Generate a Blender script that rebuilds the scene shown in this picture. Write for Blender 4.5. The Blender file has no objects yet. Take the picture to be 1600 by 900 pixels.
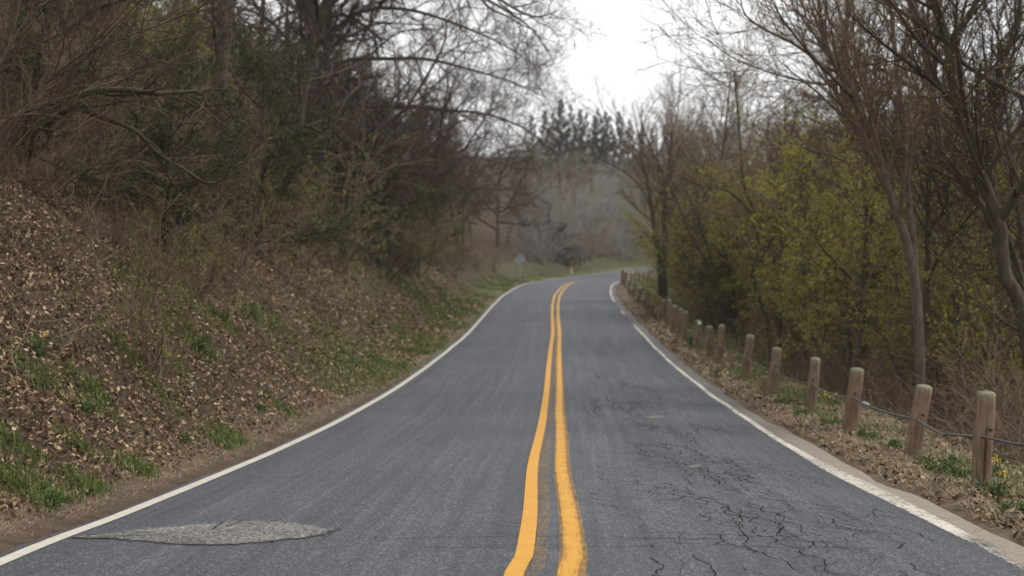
import bpy, math, random
import numpy as np
from math import radians, sin, cos, pi

SC = bpy.context.scene
COL = SC.collection

# ------------------------------------------------------------------ camera
CAM_Z = 1.6
F = 2222.0                       # focal length of a 1600 px wide picture (50 mm lens on 36 mm)
cam_d = bpy.data.cameras.new('camera')
cam_d.lens = 50.0
cam_d.sensor_width = 36.0
cam_d.clip_start = 0.05
cam_d.clip_end = 3000
cam_d.dof.use_dof = True
cam_d.dof.focus_distance = 11.5
cam_d.dof.aperture_fstop = 2.0
cam = bpy.data.objects.new('camera', cam_d)
cam.location = (0, 0, CAM_Z)
cam.rotation_euler = (radians(90), 0, 0)
COL.objects.link(cam)
SC.camera = cam

# ------------------------------------------------------------------ light
SUN_EL, SUN_AZ = 58, 80          # high sun behind thin cloud, to the right
w = bpy.data.worlds.new('World')
SC.world = w
w.use_nodes = True
nt = w.node_tree
nt.nodes.clear()
out = nt.nodes.new('ShaderNodeOutputWorld')
bg = nt.nodes.new('ShaderNodeBackground')
bg.inputs['Strength'].default_value = 0.088
sky = nt.nodes.new('ShaderNodeTexSky')
sky.sky_type = 'NISHITA'
sky.sun_disc = False
sky.sun_elevation = radians(SUN_EL)
sky.sun_rotation = radians(SUN_AZ)
tc = nt.nodes.new('ShaderNodeTexCoord')
mp = nt.nodes.new('ShaderNodeMapping')
mp.inputs['Scale'].default_value = (1.5, 1.5, 5.0)
nz = nt.nodes.new('ShaderNodeTexNoise')
nz.inputs['Scale'].default_value = 2.2
nz.inputs['Detail'].default_value = 5
cr = nt.nodes.new('ShaderNodeValToRGB')
cr.color_ramp.elements[0].position = 0.32
cr.color_ramp.elements[0].color = (8.8, 9.0, 9.3, 1)
cr.color_ramp.elements[1].position = 0.62
cr.color_ramp.elements[1].color = (10.7, 10.65, 10.55, 1)
mx = nt.nodes.new('ShaderNodeMix')
mx.data_type = 'RGBA'
mx.inputs['Factor'].default_value = 0.9
L = nt.links.new
L(tc.outputs['Generated'], mp.inputs['Vector'])
L(mp.outputs['Vector'], nz.inputs['Vector'])
L(nz.outputs['Fac'], cr.inputs['Fac'])
L(sky.outputs['Color'], mx.inputs['A'])
L(cr.outputs['Color'], mx.inputs['B'])
L(mx.outputs['Result'], bg.inputs['Color'])
L(bg.outputs['Background'], out.inputs['Surface'])

sd = bpy.data.lights.new('sun', 'SUN')
sd.energy = 2.0
sd.angle = radians(20)
sd.color = (1.0, 0.96, 0.9)
sun = bpy.data.objects.new('sun', sd)
sun.rotation_euler = (radians(90 - SUN_EL), 0, radians(180 - SUN_AZ))
COL.objects.link(sun)

SC.view_settings.view_transform = 'Standard'
SC.view_settings.look = 'None'
SC.view_settings.exposure = 0.5
SC.view_settings.gamma = 1.0
SC.cycles.max_bounces = 5
SC.cycles.diffuse_bounces = 3
SC.cycles.transparent_max_bounces = 12
SC.cycles.use_denoising = True

# ------------------------------------------------------------------ helpers
def at(px, py, Y):
    """world point seen at a picture position (1600 x 900) and at the distance Y ahead"""
    return np.array([(px - 800) / F * Y, Y, CAM_Z + (450 - py) / F * Y])


def norm(v):
    return v / np.maximum(np.linalg.norm(v, axis=-1, keepdims=True), 1e-9)


def sstep(a, b, x):
    t = np.clip((x - a) / (b - a), 0, 1)
    return t * t * (3 - 2 * t)


def vnoise(x, y, seed=0):
    xi = np.floor(x).astype(np.int64)
    yi = np.floor(y).astype(np.int64)
    fx = x - xi
    fy = y - yi
    fx = fx * fx * (3 - 2 * fx)
    fy = fy * fy * (3 - 2 * fy)

    def h(a, b):
        n = (a * 374761393 + b * 668265263 + seed * 1442695041) & 0x7fffffff
        n = ((n ^ (n >> 13)) * 1274126177) & 0x7fffffff
        n = n ^ (n >> 16)
        return (n & 0xffff) / 65535.0
    a = h(xi, yi) * (1 - fx) + h(xi + 1, yi) * fx
    b = h(xi, yi + 1) * (1 - fx) + h(xi + 1, yi + 1) * fx
    return (a * (1 - fy) + b * fy) * 2 - 1


def catmull(P, n):
    P = np.asarray(P, float)
    Q = np.vstack([2 * P[0] - P[1], P, 2 * P[-1] - P[-2]])
    segs = len(P) - 1
    u = np.linspace(0, segs, n)
    i = np.minimum(u.astype(int), segs - 1)
    t = (u - i)[:, None]
    p0, p1, p2, p3 = Q[i], Q[i + 1], Q[i + 2], Q[i + 3]
    return 0.5 * (2 * p1 + (p2 - p0) * t + (2 * p0 - 5 * p1 + 4 * p2 - p3) * t ** 2 + (3 * p1 - p0 - 3 * p2 + p3) * t ** 3)


def mesh_np(name, V, quads=None, tris=None, mats=(), smooth=True, attr=None, matidx=None):
    me = bpy.data.meshes.new(name)
    V = np.ascontiguousarray(V, dtype=np.float32)
    q = np.zeros((0, 4), np.int32) if quads is None else np.asarray(quads, np.int32).reshape(-1, 4)
    t = np.zeros((0, 3), np.int32) if tris is None else np.asarray(tris, np.int32).reshape(-1, 3)
    nq, nt_ = len(q), len(t)
    me.vertices.add(len(V))
    me.vertices.foreach_set('co', V.ravel())
    loops = np.concatenate([q.ravel(), t.ravel()]).astype(np.int32)
    me.loops.add(len(loops))
    me.loops.foreach_set('vertex_index', loops)
    me.polygons.add(nq + nt_)
    starts = np.concatenate([np.arange(nq) * 4, nq * 4 + np.arange(nt_) * 3]).astype(np.int32)
    me.polygons.foreach_set('loop_start', starts)
    me.polygons.foreach_set('use_smooth', np.full(nq + nt_, smooth, dtype=bool))
    if matidx is not None:
        me.polygons.foreach_set('material_index', np.asarray(matidx, np.int32))
    for m in mats:
        me.materials.append(m)
    if attr:
        for k, a in attr.items():
            a = np.asarray(a, np.float32)
            if a.ndim == 1:
                at_ = me.attributes.new(k, 'FLOAT', 'POINT')
                at_.data.foreach_set('value', a)
            else:
                at_ = me.attributes.new(k, 'FLOAT_VECTOR', 'POINT')
                at_.data.foreach_set('vector', a.ravel())
    me.update(calc_edges=True)
    me.validate()
    return me


def obj(name, me, parent=None, **props):
    o = bpy.data.objects.new(name, me)
    COL.objects.link(o)
    if parent is not None:
        o.parent = parent
    for k, v in props.items():
        o[k] = v
    return o


def thing(name, label, cat, loc=(0, 0, 0), rz=0.0, group=None, scale=1.0):
    o = bpy.data.objects.new(name, None)
    o.empty_display_size = 0.2
    COL.objects.link(o)
    o.location = tuple(float(c) for c in loc)
    o.rotation_euler = (0, 0, rz)
    o.scale = (scale, scale, scale) if np.isscalar(scale) else scale
    o['label'] = label
    o['category'] = cat
    if group:
        o['group'] = group
    return o


def grid_faces(nu, nv, closed_v=False):
    i = np.arange(nu - 1)[:, None]
    j = np.arange(nv if closed_v else nv - 1)[None, :]
    j2 = (j + 1) % nv
    return np.stack([i * nv + j, (i + 1) * nv + j, (i + 1) * nv + j2, i * nv + j2], -1).reshape(-1, 4)


# ------------------------------------------------------------------ materials
def mat(name):
    m = bpy.data.materials.new(name)
    m.use_nodes = True
    n = m.node_tree
    b = n.nodes['Principled BSDF']
    return m, n, b


def node(n, t, **kw):
    x = n.nodes.new(t)
    for k, v in kw.items():
        if k in x.inputs:
            x.inputs[k].default_value = v
        else:
            setattr(x, k, v)
    return x


def ramp(n, fac, stops):
    r = n.nodes.new('ShaderNodeValToRGB')
    e = r.color_ramp.elements
    while len(e) < len(stops):
        e.new(0.5)
    for el, (p, c) in zip(e, stops):
        el.position = p
        el.color = (c[0], c[1], c[2], 1) if len(c) == 3 else c
    n.links.new(fac, r.inputs['Fac'])
    return r


def bump(n, b, h, strength=0.5, dist=0.01):
    bp = n.nodes.new('ShaderNodeBump')
    bp.inputs['Strength'].default_value = strength
    bp.inputs['Distance'].default_value = dist
    n.links.new(h, bp.inputs['Height'])
    n.links.new(bp.outputs['Normal'], b.inputs['Normal'])


def mixc(n, fac, a, b_, blend='MIX'):
    m = n.nodes.new('ShaderNodeMix')
    m.data_type = 'RGBA'
    m.blend_type = blend
    for s, v in (('Factor', fac), ('A', a), ('B', b_)):
        if isinstance(v, (int, float)):
            m.inputs[s].default_value = v
        elif isinstance(v, tuple):
            m.inputs[s].default_value = (v[0], v[1], v[2], 1)
        else:
            n.links.new(v, m.inputs[s])
    return m.outputs['Result']


def mth(n, op, a, b_=None, clamp=False):
    m = n.nodes.new('ShaderNodeMath')
    m.operation = op
    m.use_clamp = clamp
    for i, v in enumerate((a, b_)):
        if v is None:
            continue
        if isinstance(v, (int, float)):
            m.inputs[i].default_value = v
        else:
            n.links.new(v, m.inputs[i])
    return m.outputs[0]


def noise(n, vec, scale, detail=3, rough=0.55):
    x = node(n, 'ShaderNodeTexNoise', Scale=scale, Detail=detail, Roughness=rough)
    if vec is not None:
        n.links.new(vec, x.inputs['Vector'])
    return x.outputs['Fac']


def scaled(n, vec, s):
    m = n.nodes.new('ShaderNodeMapping')
    m.inputs['Scale'].default_value = s
    n.links.new(vec, m.inputs['Vector'])
    return m.outputs['Vector']


def attr(n, name):
    a = n.nodes.new('ShaderNodeAttribute')
    a.attribute_name = name
    return a


def bark_mat(name, c0, c1, moss=None):
    m, n, b = mat(name)
    t = node(n, 'ShaderNodeTexCoord')
    f = noise(n, scaled(n, t.outputs['Object'], (9, 9, 2.2)), 2.0, 5, 0.65)
    r = ramp(n, f, [(0.3, c0), (0.7, c1)])
    colr = r.outputs['Color']
    f2 = noise(n, t.outputs['Object'], 1.6, 4)
    if moss:
        k = ramp(n, f2, [(0.5, (0, 0, 0)), (0.68, (1, 1, 1))])
        colr = mixc(n, k.outputs['Color'], colr, moss)
    n.links.new(colr, b.inputs['Base Color'])
    b.inputs['Roughness'].default_value = 0.9
    b.inputs['Specular IOR Level'].default_value = 0.2
    bump(n, b, f, 0.8, 0.02)
    return m


def twig_mat(name, c):
    m, n, b = mat(name)
    t = node(n, 'ShaderNodeTexCoord')
    f = noise(n, t.outputs['Object'], 1.3, 3)
    r = ramp(n, f, [(0.3, tuple(x * 0.75 for x in c)), (0.7, tuple(x * 1.3 for x in c))])
    n.links.new(r.outputs['Color'], b.inputs['Base Color'])
    b.inputs['Roughness'].default_value = 0.85
    b.inputs['Specular IOR Level'].default_value = 0.15
    return m


def leaf_mat(name, stops, trans=0.25):
    """foliage coloured by a random value stored on every leaf"""
    m, n, b = mat(name)
    a = attr(n, 'rnd')
    r = ramp(n, a.outputs['Fac'], stops)
    n.links.new(r.outputs['Color'], b.inputs['Base Color'])
    b.inputs['Roughness'].default_value = 0.6
    b.inputs['Specular IOR Level'].default_value = 0.25
    if trans:
        tb = node(n, 'ShaderNodeBsdfTranslucent')
        n.links.new(r.outputs['Color'], tb.inputs['Color'])
        ms = node(n, 'ShaderNodeMixShader', Fac=trans)
        n.links.new(b.outputs['BSDF'], ms.inputs[1])
        n.links.new(tb.outputs['BSDF'], ms.inputs[2])
        n.links.new(ms.outputs['Shader'], n.nodes['Material Output'].inputs['Surface'])
    return m


M_BARK_GREY = bark_mat('grey_bark', (0.05, 0.038, 0.03), (0.19, 0.15, 0.115))
M_BARK_DARK = bark_mat('dark_bark', (0.03, 0.023, 0.018), (0.115, 0.087, 0.068), (0.09, 0.088, 0.04))
M_BARK_PALE = bark_mat('pale_bark', (0.2, 0.18, 0.16), (0.42, 0.4, 0.36))
M_TWIG = twig_mat('twig_brown', (0.15, 0.099, 0.07))
M_TWIG_GREY = twig_mat('twig_grey', (0.2, 0.165, 0.145))
M_TWIG_DARK = twig_mat('twig_dark', (0.075, 0.052, 0.038))
M_TWIG_HAZED = twig_mat('twig_hazed', (0.28, 0.262, 0.235))  # distance haze put into the twig colour of the far hillside plants
M_STEM_TAN = twig_mat('stem_tan', (0.21, 0.15, 0.102))
M_BUDS = leaf_mat('spring_buds', [(0, (0.22, 0.21, 0.035)), (0.6, (0.37, 0.37, 0.055)), (1, (0.48, 0.47, 0.11))], 0.4)
M_GREENLEAF = leaf_mat('honeysuckle_leaf', [(0, (0.09, 0.11, 0.02)), (0.6, (0.16, 0.2, 0.03)), (1, (0.25, 0.29, 0.05))], 0.35)
M_CEDAR = leaf_mat('cedar_spray', [(0, (0.024, 0.03, 0.011)), (0.6, (0.05, 0.06, 0.018)), (1, (0.1, 0.11, 0.03))], 0.1)
M_PINE = leaf_mat('pine_needles', [(0, (0.014, 0.026, 0.018)), (1, (0.038, 0.058, 0.036))], 0.1)
M_GRASS = leaf_mat('grass_blade', [(0, (0.06, 0.085, 0.02)), (0.6, (0.11, 0.155, 0.033)), (1, (0.2, 0.22, 0.075))])
M_DRYGRASS = leaf_mat('dry_grass_blade', [(0, (0.19, 0.14, 0.085)), (0.6, (0.31, 0.24, 0.15)), (1, (0.42, 0.35, 0.24))])
M_LITTER = leaf_mat('oak_leaf_litter', [(0, (0.035, 0.021, 0.014)), (0.35, (0.105, 0.066, 0.036)), (0.7, (0.235, 0.153, 0.078)),
                                       (0.93, (0.4, 0.29, 0.165)), (1, (0.53, 0.42, 0.28))], 0.1)
M_WEED = leaf_mat('weed_leaf', [(0, (0.045, 0.075, 0.022)), (1, (0.12, 0.18, 0.05))])
M_DEADLEAF = leaf_mat('hanging_dead_leaf', [(0, (0.13, 0.075, 0.035)), (1, (0.25, 0.15, 0.07))])
M_PETAL, _n, _b = mat('yellow_petal')
_b.inputs['Base Color'].default_value = (0.75, 0.5, 0.02, 1)
_b.inputs['Roughness'].default_value = 0.6


def ground_mat():
    m, n, b = mat('forest_soil')
    t = node(n, 'ShaderNodeTexCoord')
    P = t.outputs['Object']
    f1 = noise(n, P, 9.0, 6, 0.7)
    f2 = noise(n, P, 0.8, 4)
    soil = ramp(n, f1, [(0.25, (0.018, 0.012, 0.008)), (0.5, (0.055, 0.036, 0.024)), (0.75, (0.125, 0.088, 0.06))]).outputs['Color']
    soil2 = ramp(n, f1, [(0.25, (0.028, 0.02, 0.014)), (0.75, (0.1, 0.07, 0.05))]).outputs['Color']
    soil = mixc(n, ramp(n, f2, [(0.4, (0, 0, 0)), (0.6, (1, 1, 1))]).outputs['Color'], soil, soil2)
    g = attr(n, 'grassy')
    gf = mth(n, 'ADD', g.outputs['Fac'], mth(n, 'MULTIPLY', mth(n, 'SUBTRACT', noise(n, P, 2.3, 5, 0.65), 0.5), 1.5), True)
    gf = mth(n, 'MULTIPLY', gf, mth(n, 'MINIMUM', mth(n, 'MULTIPLY', g.outputs['Fac'], 3.0), 1.0))
    green = ramp(n, f1, [(0.3, (0.045, 0.055, 0.02)), (0.7, (0.1, 0.12, 0.04))]).outputs['Color']
    c = mixc(n, gf, soil, green)
    d = attr(n, 'dry')
    straw = ramp(n, noise(n, P, 30, 4, 0.7), [(0.3, (0.09, 0.065, 0.045)), (0.7, (0.26, 0.2, 0.145))]).outputs['Color']
    df = mth(n, 'MULTIPLY', d.outputs['Fac'], ramp(n, noise(n, P, 3.0, 4), [(0.35, (0.3, 0.3, 0.3)), (0.6, (1, 1, 1))]).outputs['Color'])
    c = mixc(n, df, c, straw)
    n.links.new(c, b.inputs['Base Color'])
    b.inputs['Roughness'].default_value = 0.95
    b.inputs['Specular IOR Level'].default_value = 0.1
    bump(n, b, f1, 1.0, 0.05)
    return m


def asphalt_mat():
    m, n, b = mat('worn_asphalt')
    t = node(n, 'ShaderNodeTexCoord')
    P = t.outputs['Object']
    uv = attr(n, 'lane')          # x = metres from the centre line, y = metres along
    sep = node(n, 'ShaderNodeSeparateXYZ')
    n.links.new(uv.outputs['Vector'], sep.inputs[0])
    U = sep.outputs[0]
    V = sep.outputs[1]
    v1 = node(n, 'ShaderNodeTexVoronoi', Scale=105.0)
    n.links.new(P, v1.inputs['Vector'])
    grain = node(n, 'ShaderNodeSeparateColor')
    n.links.new(v1.outputs['Color'], grain.inputs[0])
    stones = ramp(n, grain.outputs[0], [(0, (0.018, 0.021, 0.026)), (0.5, (0.048, 0.054, 0.063)), (0.82, (0.1, 0.107, 0.116)), (1, (0.36, 0.36, 0.355))]).outputs['Color']
    fine = noise(n, P, 260, 2)
    stones = mixc(n, 0.35, stones, ramp(n, fine, [(0.3, (0.025, 0.029, 0.035)), (0.7, (0.125, 0.134, 0.147))]).outputs['Color'])
    # long paver streaks and wheel tracks
    st = noise(n, scaled(n, uv.outputs['Vector'], (5.5, 0.09, 1)), 1.6, 5, 0.7)
    c = mixc(n, 1.0, stones, ramp(n, st, [(0.3, (0.66, 0.66, 0.67)), (0.5, (0.98, 0.98, 0.98)), (0.7, (1.32, 1.31, 1.3))]).outputs['Color'], 'MULTIPLY')
    blot = noise(n, P, 0.45, 4)
    c = mixc(n, 1.0, c, ramp(n, blot, [(0.3, (0.86, 0.87, 0.89)), (0.7, (1.12, 1.1, 1.08))]).outputs['Color'], 'MULTIPLY')
    au = mth(n, 'ABSOLUTE', U)
    wheel = ramp(n, mth(n, 'DIVIDE', au, 3.2), [(0.0, (0.95, 0.95, 0.95)), (0.2, (1.12, 1.12, 1.12)), (0.45, (0.97, 0.97, 0.97)),
                                                (0.7, (1.1, 1.1, 1.1)), (0.95, (0.82, 0.82, 0.83))]).outputs['Color']
    c = mixc(n, 1.0, mixc(n, 1.0, c, wheel, 'MULTIPLY'), (0.7, 0.71, 0.735), 'MULTIPLY')
    # tan sand washed over the right edge, dirt on the left edge
    e = mth(n, 'ADD', U, mth(n, 'MULTIPLY', mth(n, 'SUBTRACT', noise(n, P, 2.5, 5, 0.65), 0.5), 0.35))
    near = ramp(n, mth(n, 'DIVIDE', V, 100.0), [(0.15, (1, 1, 1)), (0.24, (0.3, 0.3, 0.3))]).outputs['Color']
    sf = mth(n, 'MULTIPLY', ramp(n, mth(n, 'SUBTRACT', e, 2.5), [(0.47, (0, 0, 0)), (0.58, (1, 1, 1))]).outputs['Color'], near)
    sand = ramp(n, noise(n, P, 22, 4, 0.6), [(0.3, (0.15, 0.125, 0.097)), (0.7, (0.26, 0.215, 0.165))]).outputs['Color']
    c = mixc(n, sf, c, sand)
    lf = ramp(n, mth(n, 'MULTIPLY', e, -1.0), [(0, (0, 0, 0)), (1, (0, 0, 0))])
    lf.color_ramp.elements[0].position = 0.0
    n.links.new(mth(n, 'SUBTRACT', mth(n, 'MULTIPLY', e, -1.0), 2.6), lf.inputs['Fac'])
    lf.color_ramp.elements[0].position = 0.5
    lf.color_ramp.elements[1].position = 0.6
    lf.color_ramp.elements[1].color = (0.8, 0.8, 0.8, 1)
    dirt = ramp(n, noise(n, P, 25, 4, 0.6), [(0.3, (0.055, 0.042, 0.033)), (0.7, (0.15, 0.115, 0.09))]).outputs['Color']
    c = mixc(n, lf.outputs['Color'], c, dirt)
    n.links.new(c, b.inputs['Base Color'])
    b.inputs['Roughness'].default_value = 0.72
    b.inputs['Specular IOR Level'].default_value = 0.35
    hgt = mth(n, 'ADD', v1.outputs['Distance'], fine)
    bump(n, b, hgt, 0.35, 0.006)
    return m


def paint_mat(name, c, thresh, soft=0.06, scale=60.0, c2=None):
    """road paint worn through where a noise falls under the 'wear' attribute"""
    m, n, b = mat(name)
    t = node(n, 'ShaderNodeTexCoord')
    P = t.outputs['Object']
    lane = attr(n, 'lane')
    wv = attr(n, 'wear')
    f = noise(n, P, scale, 4, 0.7)
    f2 = noise(n, scaled(n, lane.outputs['Vector'], (70, 3.0, 1)), 1.0, 4, 0.75)
    f3 = noise(n, P, 5.0, 3)
    mixf = mth(n, 'ADD', mth(n, 'MULTIPLY', f, 0.5), mth(n, 'ADD', mth(n, 'MULTIPLY', f2, 0.35), mth(n, 'MULTIPLY', f3, 0.15)))
    x = mth(n, 'SUBTRACT', mixf, wv.outputs['Fac'])
    alpha = ramp(n, mth(n, 'ADD', x, 0.5), [(0.5 - soft, (0, 0, 0)), (0.5 + soft, (1, 1, 1))]).outputs['Color']
    colr = ramp(n, f3, [(0.3, c), (0.75, c2 or c)]).outputs['Color']
    colr = mixc(n, 1.0, colr, ramp(n, f, [(0.3, (0.82, 0.82, 0.82)), (0.6, (1, 1, 1))]).outputs['Color'], 'MULTIPLY')
    n.links.new(colr, b.inputs['Base Color'])
    b.inputs['Roughness'].default_value = 0.6
    n.links.new(alpha, b.inputs['Alpha'])
    bump(n, b, f, 0.4, 0.004)
    return m


M_GROUND = ground_mat()
M_ASPHALT = asphalt_mat()
M_WHITE = paint_mat('worn_white_paint', (0.43, 0.395, 0.33), 0.3, 0.08, 30, (0.52, 0.485, 0.42))
M_YELLOW = paint_mat('yellow_paint', (0.5, 0.235, 0.007), 0.3, 0.09, 190, (0.55, 0.27, 0.012))
M_CRACK, _n, _b = mat('road_crack')
_b.inputs['Base Color'].default_value = (0.018, 0.015, 0.012, 1)
_b.inputs['Roughness'].default_value = 1.0
_b.inputs['Specular IOR Level'].default_value = 0.0

# ------------------------------------------------------------------ road line and terrain
# centre of the road: x, y, height relative to the camera
CL = [(-3.2, -45, -1.2), (-1.3, -20, -1.35), (-0.45, -5, -1.48), (-0.15, 5, -1.55), (-0.02, 8.5, -1.59), (0.06, 10.5, -1.665), (0.175, 14.1, -1.79),
      (0.3, 16.8, -1.85), (0.48, 21.0, -1.91), (0.7, 27, -1.93), (0.91, 33.2, -1.88), (1.2, 41.5, -1.73), (1.5, 49.7, -1.51), (1.83, 61.4, -1.10),
      (2.2, 72, -0.68), (2.74, 82.8, -0.24), (3.95, 97, 0.32), (6.3, 111.4, 0.74), (10.2, 127.1, 1.28), (17.7, 151, 2.3), (27.5, 172, 3.0), (43, 190, 3.5),
      (66, 205, 3.9), (100, 214, 4.2), (160, 218, 4.5), (400, 222, 5.0)]
_c = catmull(CL, 2400)
_seg = np.linalg.norm(np.diff(_c[:, :2], axis=0), axis=1)
_s = np.concatenate([[0], np.cumsum(_seg)])
S_STEP = 0.5
S_ALL = np.arange(0, _s[-1], S_STEP)
C3 = np.stack([np.interp(S_ALL, _s, _c[:, k]) for k in range(3)], 1)
C3[:, 2] += CAM_Z
S0 = float(np.interp(0.0, C3[:, 1], S_ALL))      # arc length at the camera
ARC = S_ALL - S0
T2 = norm(np.gradient(C3[:, :2], axis=0))
N2 = np.stack([T2[:, 1], -T2[:, 0]], 1)          # to the right of travel
GR = np.gradient(C3[:, 2]) / S_STEP
HWL, HWR = 3.16, 3.3


def lateral(x, y):
    """signed distance right of the centre line, arc length, road height there"""
    x = np.atleast_1d(np.asarray(x, float))
    y = np.atleast_1d(np.asarray(y, float))
    d = np.empty_like(x); a = np.empty_like(x); z = np.empty_like(x)
    for k in range(0, len(x), 20000):
        xx, yy = x[k:k + 20000], y[k:k + 20000]
        D = (xx[:, None] - C3[None, :, 0]) ** 2 + (yy[:, None] - C3[None, :, 1]) ** 2
        i = D.argmin(1)
        dx, dy = xx - C3[i, 0], yy - C3[i, 1]
        al = np.clip(dx * T2[i, 0] + dy * T2[i, 1], -S_STEP, S_STEP)
        sg = np.sign(dx * N2[i, 0] + dy * N2[i, 1])
        d[k:k + 20000] = sg * np.sqrt(np.maximum(D[np.arange(len(xx)), i] - al ** 2, 0))
        a[k:k + 20000] = ARC[i] + al
        z[k:k + 20000] = np.interp(ARC[i] + al, ARC, C3[:, 2])
    return d, a, z


def terrain(x, y, detail=True):
    x = np.atleast_1d(np.asarray(x, float)); y = np.atleast_1d(np.asarray(y, float))
    d, a, zr = lateral(x, y)
    # left: verge, cut bank, wooded hill
    e = -d - HWL
    foot = 0.55 + 1.3 * sstep(18, 55, a) + 0.8 * sstep(95, 120, a)
    far = sstep(88, 118, a)
    u = e - foot
    us = 0.5 * (u + np.sqrt(u * u + 0.12))
    k1 = 1.02 * (1 - far) + 0.42 * far
    k2 = 0.3 - 0.08 * far
    hl = k2 * us + (k1 - k2) * 9.0 * (1 - np.exp(-us / 9.0))
    cap = 30 - 9 * far
    hl = cap * np.tanh(hl / cap)
    zl = -0.085 + 0.05 * np.maximum(e, 0) + 0.06 * sstep(0.15, 0.6, e) + hl
    # right: shoulder, drop into the valley, far slope
    er = d - HWR
    v = np.maximum(er - 1.4, 0)
    zrt = -0.085 + 0.07 * sstep(0.05, 0.4, er) - 0.03 * np.clip(er, 0, 1.4) - 6.5 * (1 - np.exp(-v * v / (v + 1.5) / 11.0))
    vr = np.maximum(er - 45, 0)
    zrt = zrt + 0.16 * np.sqrt(vr * vr + 100) - 1.6
    zrt = np.where(er < 45, zrt, np.minimum(zrt, 9))
    o = np.where(d < 0, zl, zrt)
    inside = np.minimum(d + HWL, HWR - d)
    o = o - 0.12 * sstep(0.1, 0.5, inside)
    if detail:
        amp = sstep(0.2, 2.5, np.where(d < 0, e, er * 0.6))
        n = 0.22 * vnoise(x / 2.3, y / 2.3, 1) + 0.1 * vnoise(x / 0.9, y / 0.9, 2) + 0.05 * vnoise(x / 0.37, y / 0.37, 3)
        n = n + 0.9 * sstep(4, 20, np.abs(d) - 3) * vnoise(x / 9, y / 9, 4)
        o = o + n * amp + 0.012 * vnoise(x / 0.25, y / 0.25, 5) * sstep(-0.1, 0.2, np.maximum(e, er))
    return zr + o, d, a


def gz(x, y):
    return float(terrain(x, y)[0][0])


def axis(lo, hi, flo, fhi, fine, growth):
    mid = list(np.arange(flo, fhi + 1e-6, fine))
    st, p, up = fine, fhi, []
    while p < hi:
        st *= growth
        p += st
        up.append(p)
    st, p, dn = fine, flo, []
    while p > lo:
        st *= growth
        p -= st
        dn.append(p)
    return np.array(dn[::-1] + mid + up)


GX = axis(-600, 700, -9, 9, 0.2, 1.07)
GY = axis(-80, 900, 4, 34, 0.2, 1.035)
gx, gy = np.meshgrid(GX, GY, indexing='ij')
gzv, gd, ga = terrain(gx.ravel(), gy.ravel())
ge = np.where(gd < 0, -gd - HWL, gd - HWR)
# green verge further up the road on the left, green and straw behind the posts on the right
gl = np.exp(-((ge - 0.9) / 0.9) ** 2) * sstep(20, 34, ga) * (0.75 + 0.4 * sstep(95, 115, ga)) + 0.45 * np.exp(-((ge - 4) / 1.5) ** 2) * sstep(30, 45, ga)
grr = 0.35 * np.exp(-((ge - 1.7) / 0.9) ** 2) + 0.6 * np.exp(-((ge - 3) / 3.0) ** 2) * sstep(70, 95, ga)
gl = np.maximum(gl, 0.5 * np.exp(-((ge - 1.3) / 1.6) ** 2) * sstep(95, 110, ga))
grassy = np.where(gd < 0, gl, grr)
dry = np.where(gd < 0, 0.55 * np.exp(-((ge - 0.3) / 0.3) ** 2), 0.9 * np.exp(-((ge - 0.6) / 0.8) ** 2))
me = mesh_np('ground', np.stack([gx.ravel(), gy.ravel(), gzv], 1), quads=grid_faces(len(GX), len(GY)), mats=[M_GROUND],
             attr={'grassy': grassy, 'dry': dry})
obj('ground', me, kind='structure')


def ribbon(name, offs, a0, a1, lift, material, wear=None, step=1, props=None):
    """sheet along the road; offs(arc) gives the lateral offsets of its rows, wear(arc, row) the paint loss"""
    k = np.where((ARC >= a0) & (ARC <= a1))[0][::step]
    O = np.array([offs(ARC[i]) for i in k])                     # (n, m)
    m = O.shape[1]
    XY = C3[k, None, :2] + N2[k, None, :] * O[..., None]
    crown = -0.012 * np.abs(O) + lift
    Z = C3[k, 2][:, None] + crown
    V = np.concatenate([XY, Z[..., None]], -1).reshape(-1, 3)
    lane = np.stack([O, np.repeat(ARC[k][:, None], m, 1), 0 * O], -1).reshape(-1, 3)
    W = np.zeros(O.shape) if wear is None else np.array([[wear(ARC[i], O[q, j], j) for j in range(m)] for q, i in enumerate(k)])
    f = grid_faces(len(k), m)[:, ::-1]
    me = mesh_np(name, V, quads=f, mats=[material], attr={'lane': lane, 'wear': W.ravel()})
    return obj(name, me, **(props or {'kind': 'structure'}))


ROAD_OFF = np.concatenate([np.linspace(-HWL, HWR, 15)])


def road_offs(a):
    o = ROAD_OFF.copy()
    o[0] += 0.07 * float(vnoise(np.array([a / 1.3]), np.array([3.0]), 11)[0])
    o[-1] += 0.07 * float(vnoise(np.array([a / 1.1]), np.array([9.0]), 12)[0])
    return o


ribbon('road', road_offs, -45, 330, 0.0, M_ASPHALT)


def tri(a, xs, ys):
    return float(np.interp(a, xs, ys))


def n1(a, s, seed):
    return float(vnoise(np.array([a / s]), np.array([0.5]), seed)[0])


# white edge lines
ribbon('white_edge_line', lambda a: -3.0 + 0.012 * n1(a, 2.0, 21) + np.array([-0.055, -0.02, 0.02, 0.055]), -45, 330, 0.005, M_WHITE,
       wear=lambda a, o, j: 0.33 + 0.04 * (j in (0, 3)))


def wear_r(a, o, j):
    x = 0.43 + 0.06 * (j in (0, 4)) + 0.07 * n1(a, 0.9, 31)
    if 54 < a < 61 or 64.5 < a < 72:
        x = 0.75
    if 6.0 < a < 9.6:
        x += 0.1 + 0.06 * (j > 1)
    if a < 7.2:
        x += 0.06
    if j == 4 and 10.5 < a < 17:
        x -= 0.02
    return x


ribbon('white_edge_line', lambda a: 3.0 + 0.02 * n1(a, 1.5, 22) + np.array([-0.05, -0.02, 0.0, 0.03, 0.05 + 0.1 * max(0, 1 - abs(a - 13) / 4)]), -45, 330, 0.005, M_WHITE,
       wear=wear_r)

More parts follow.
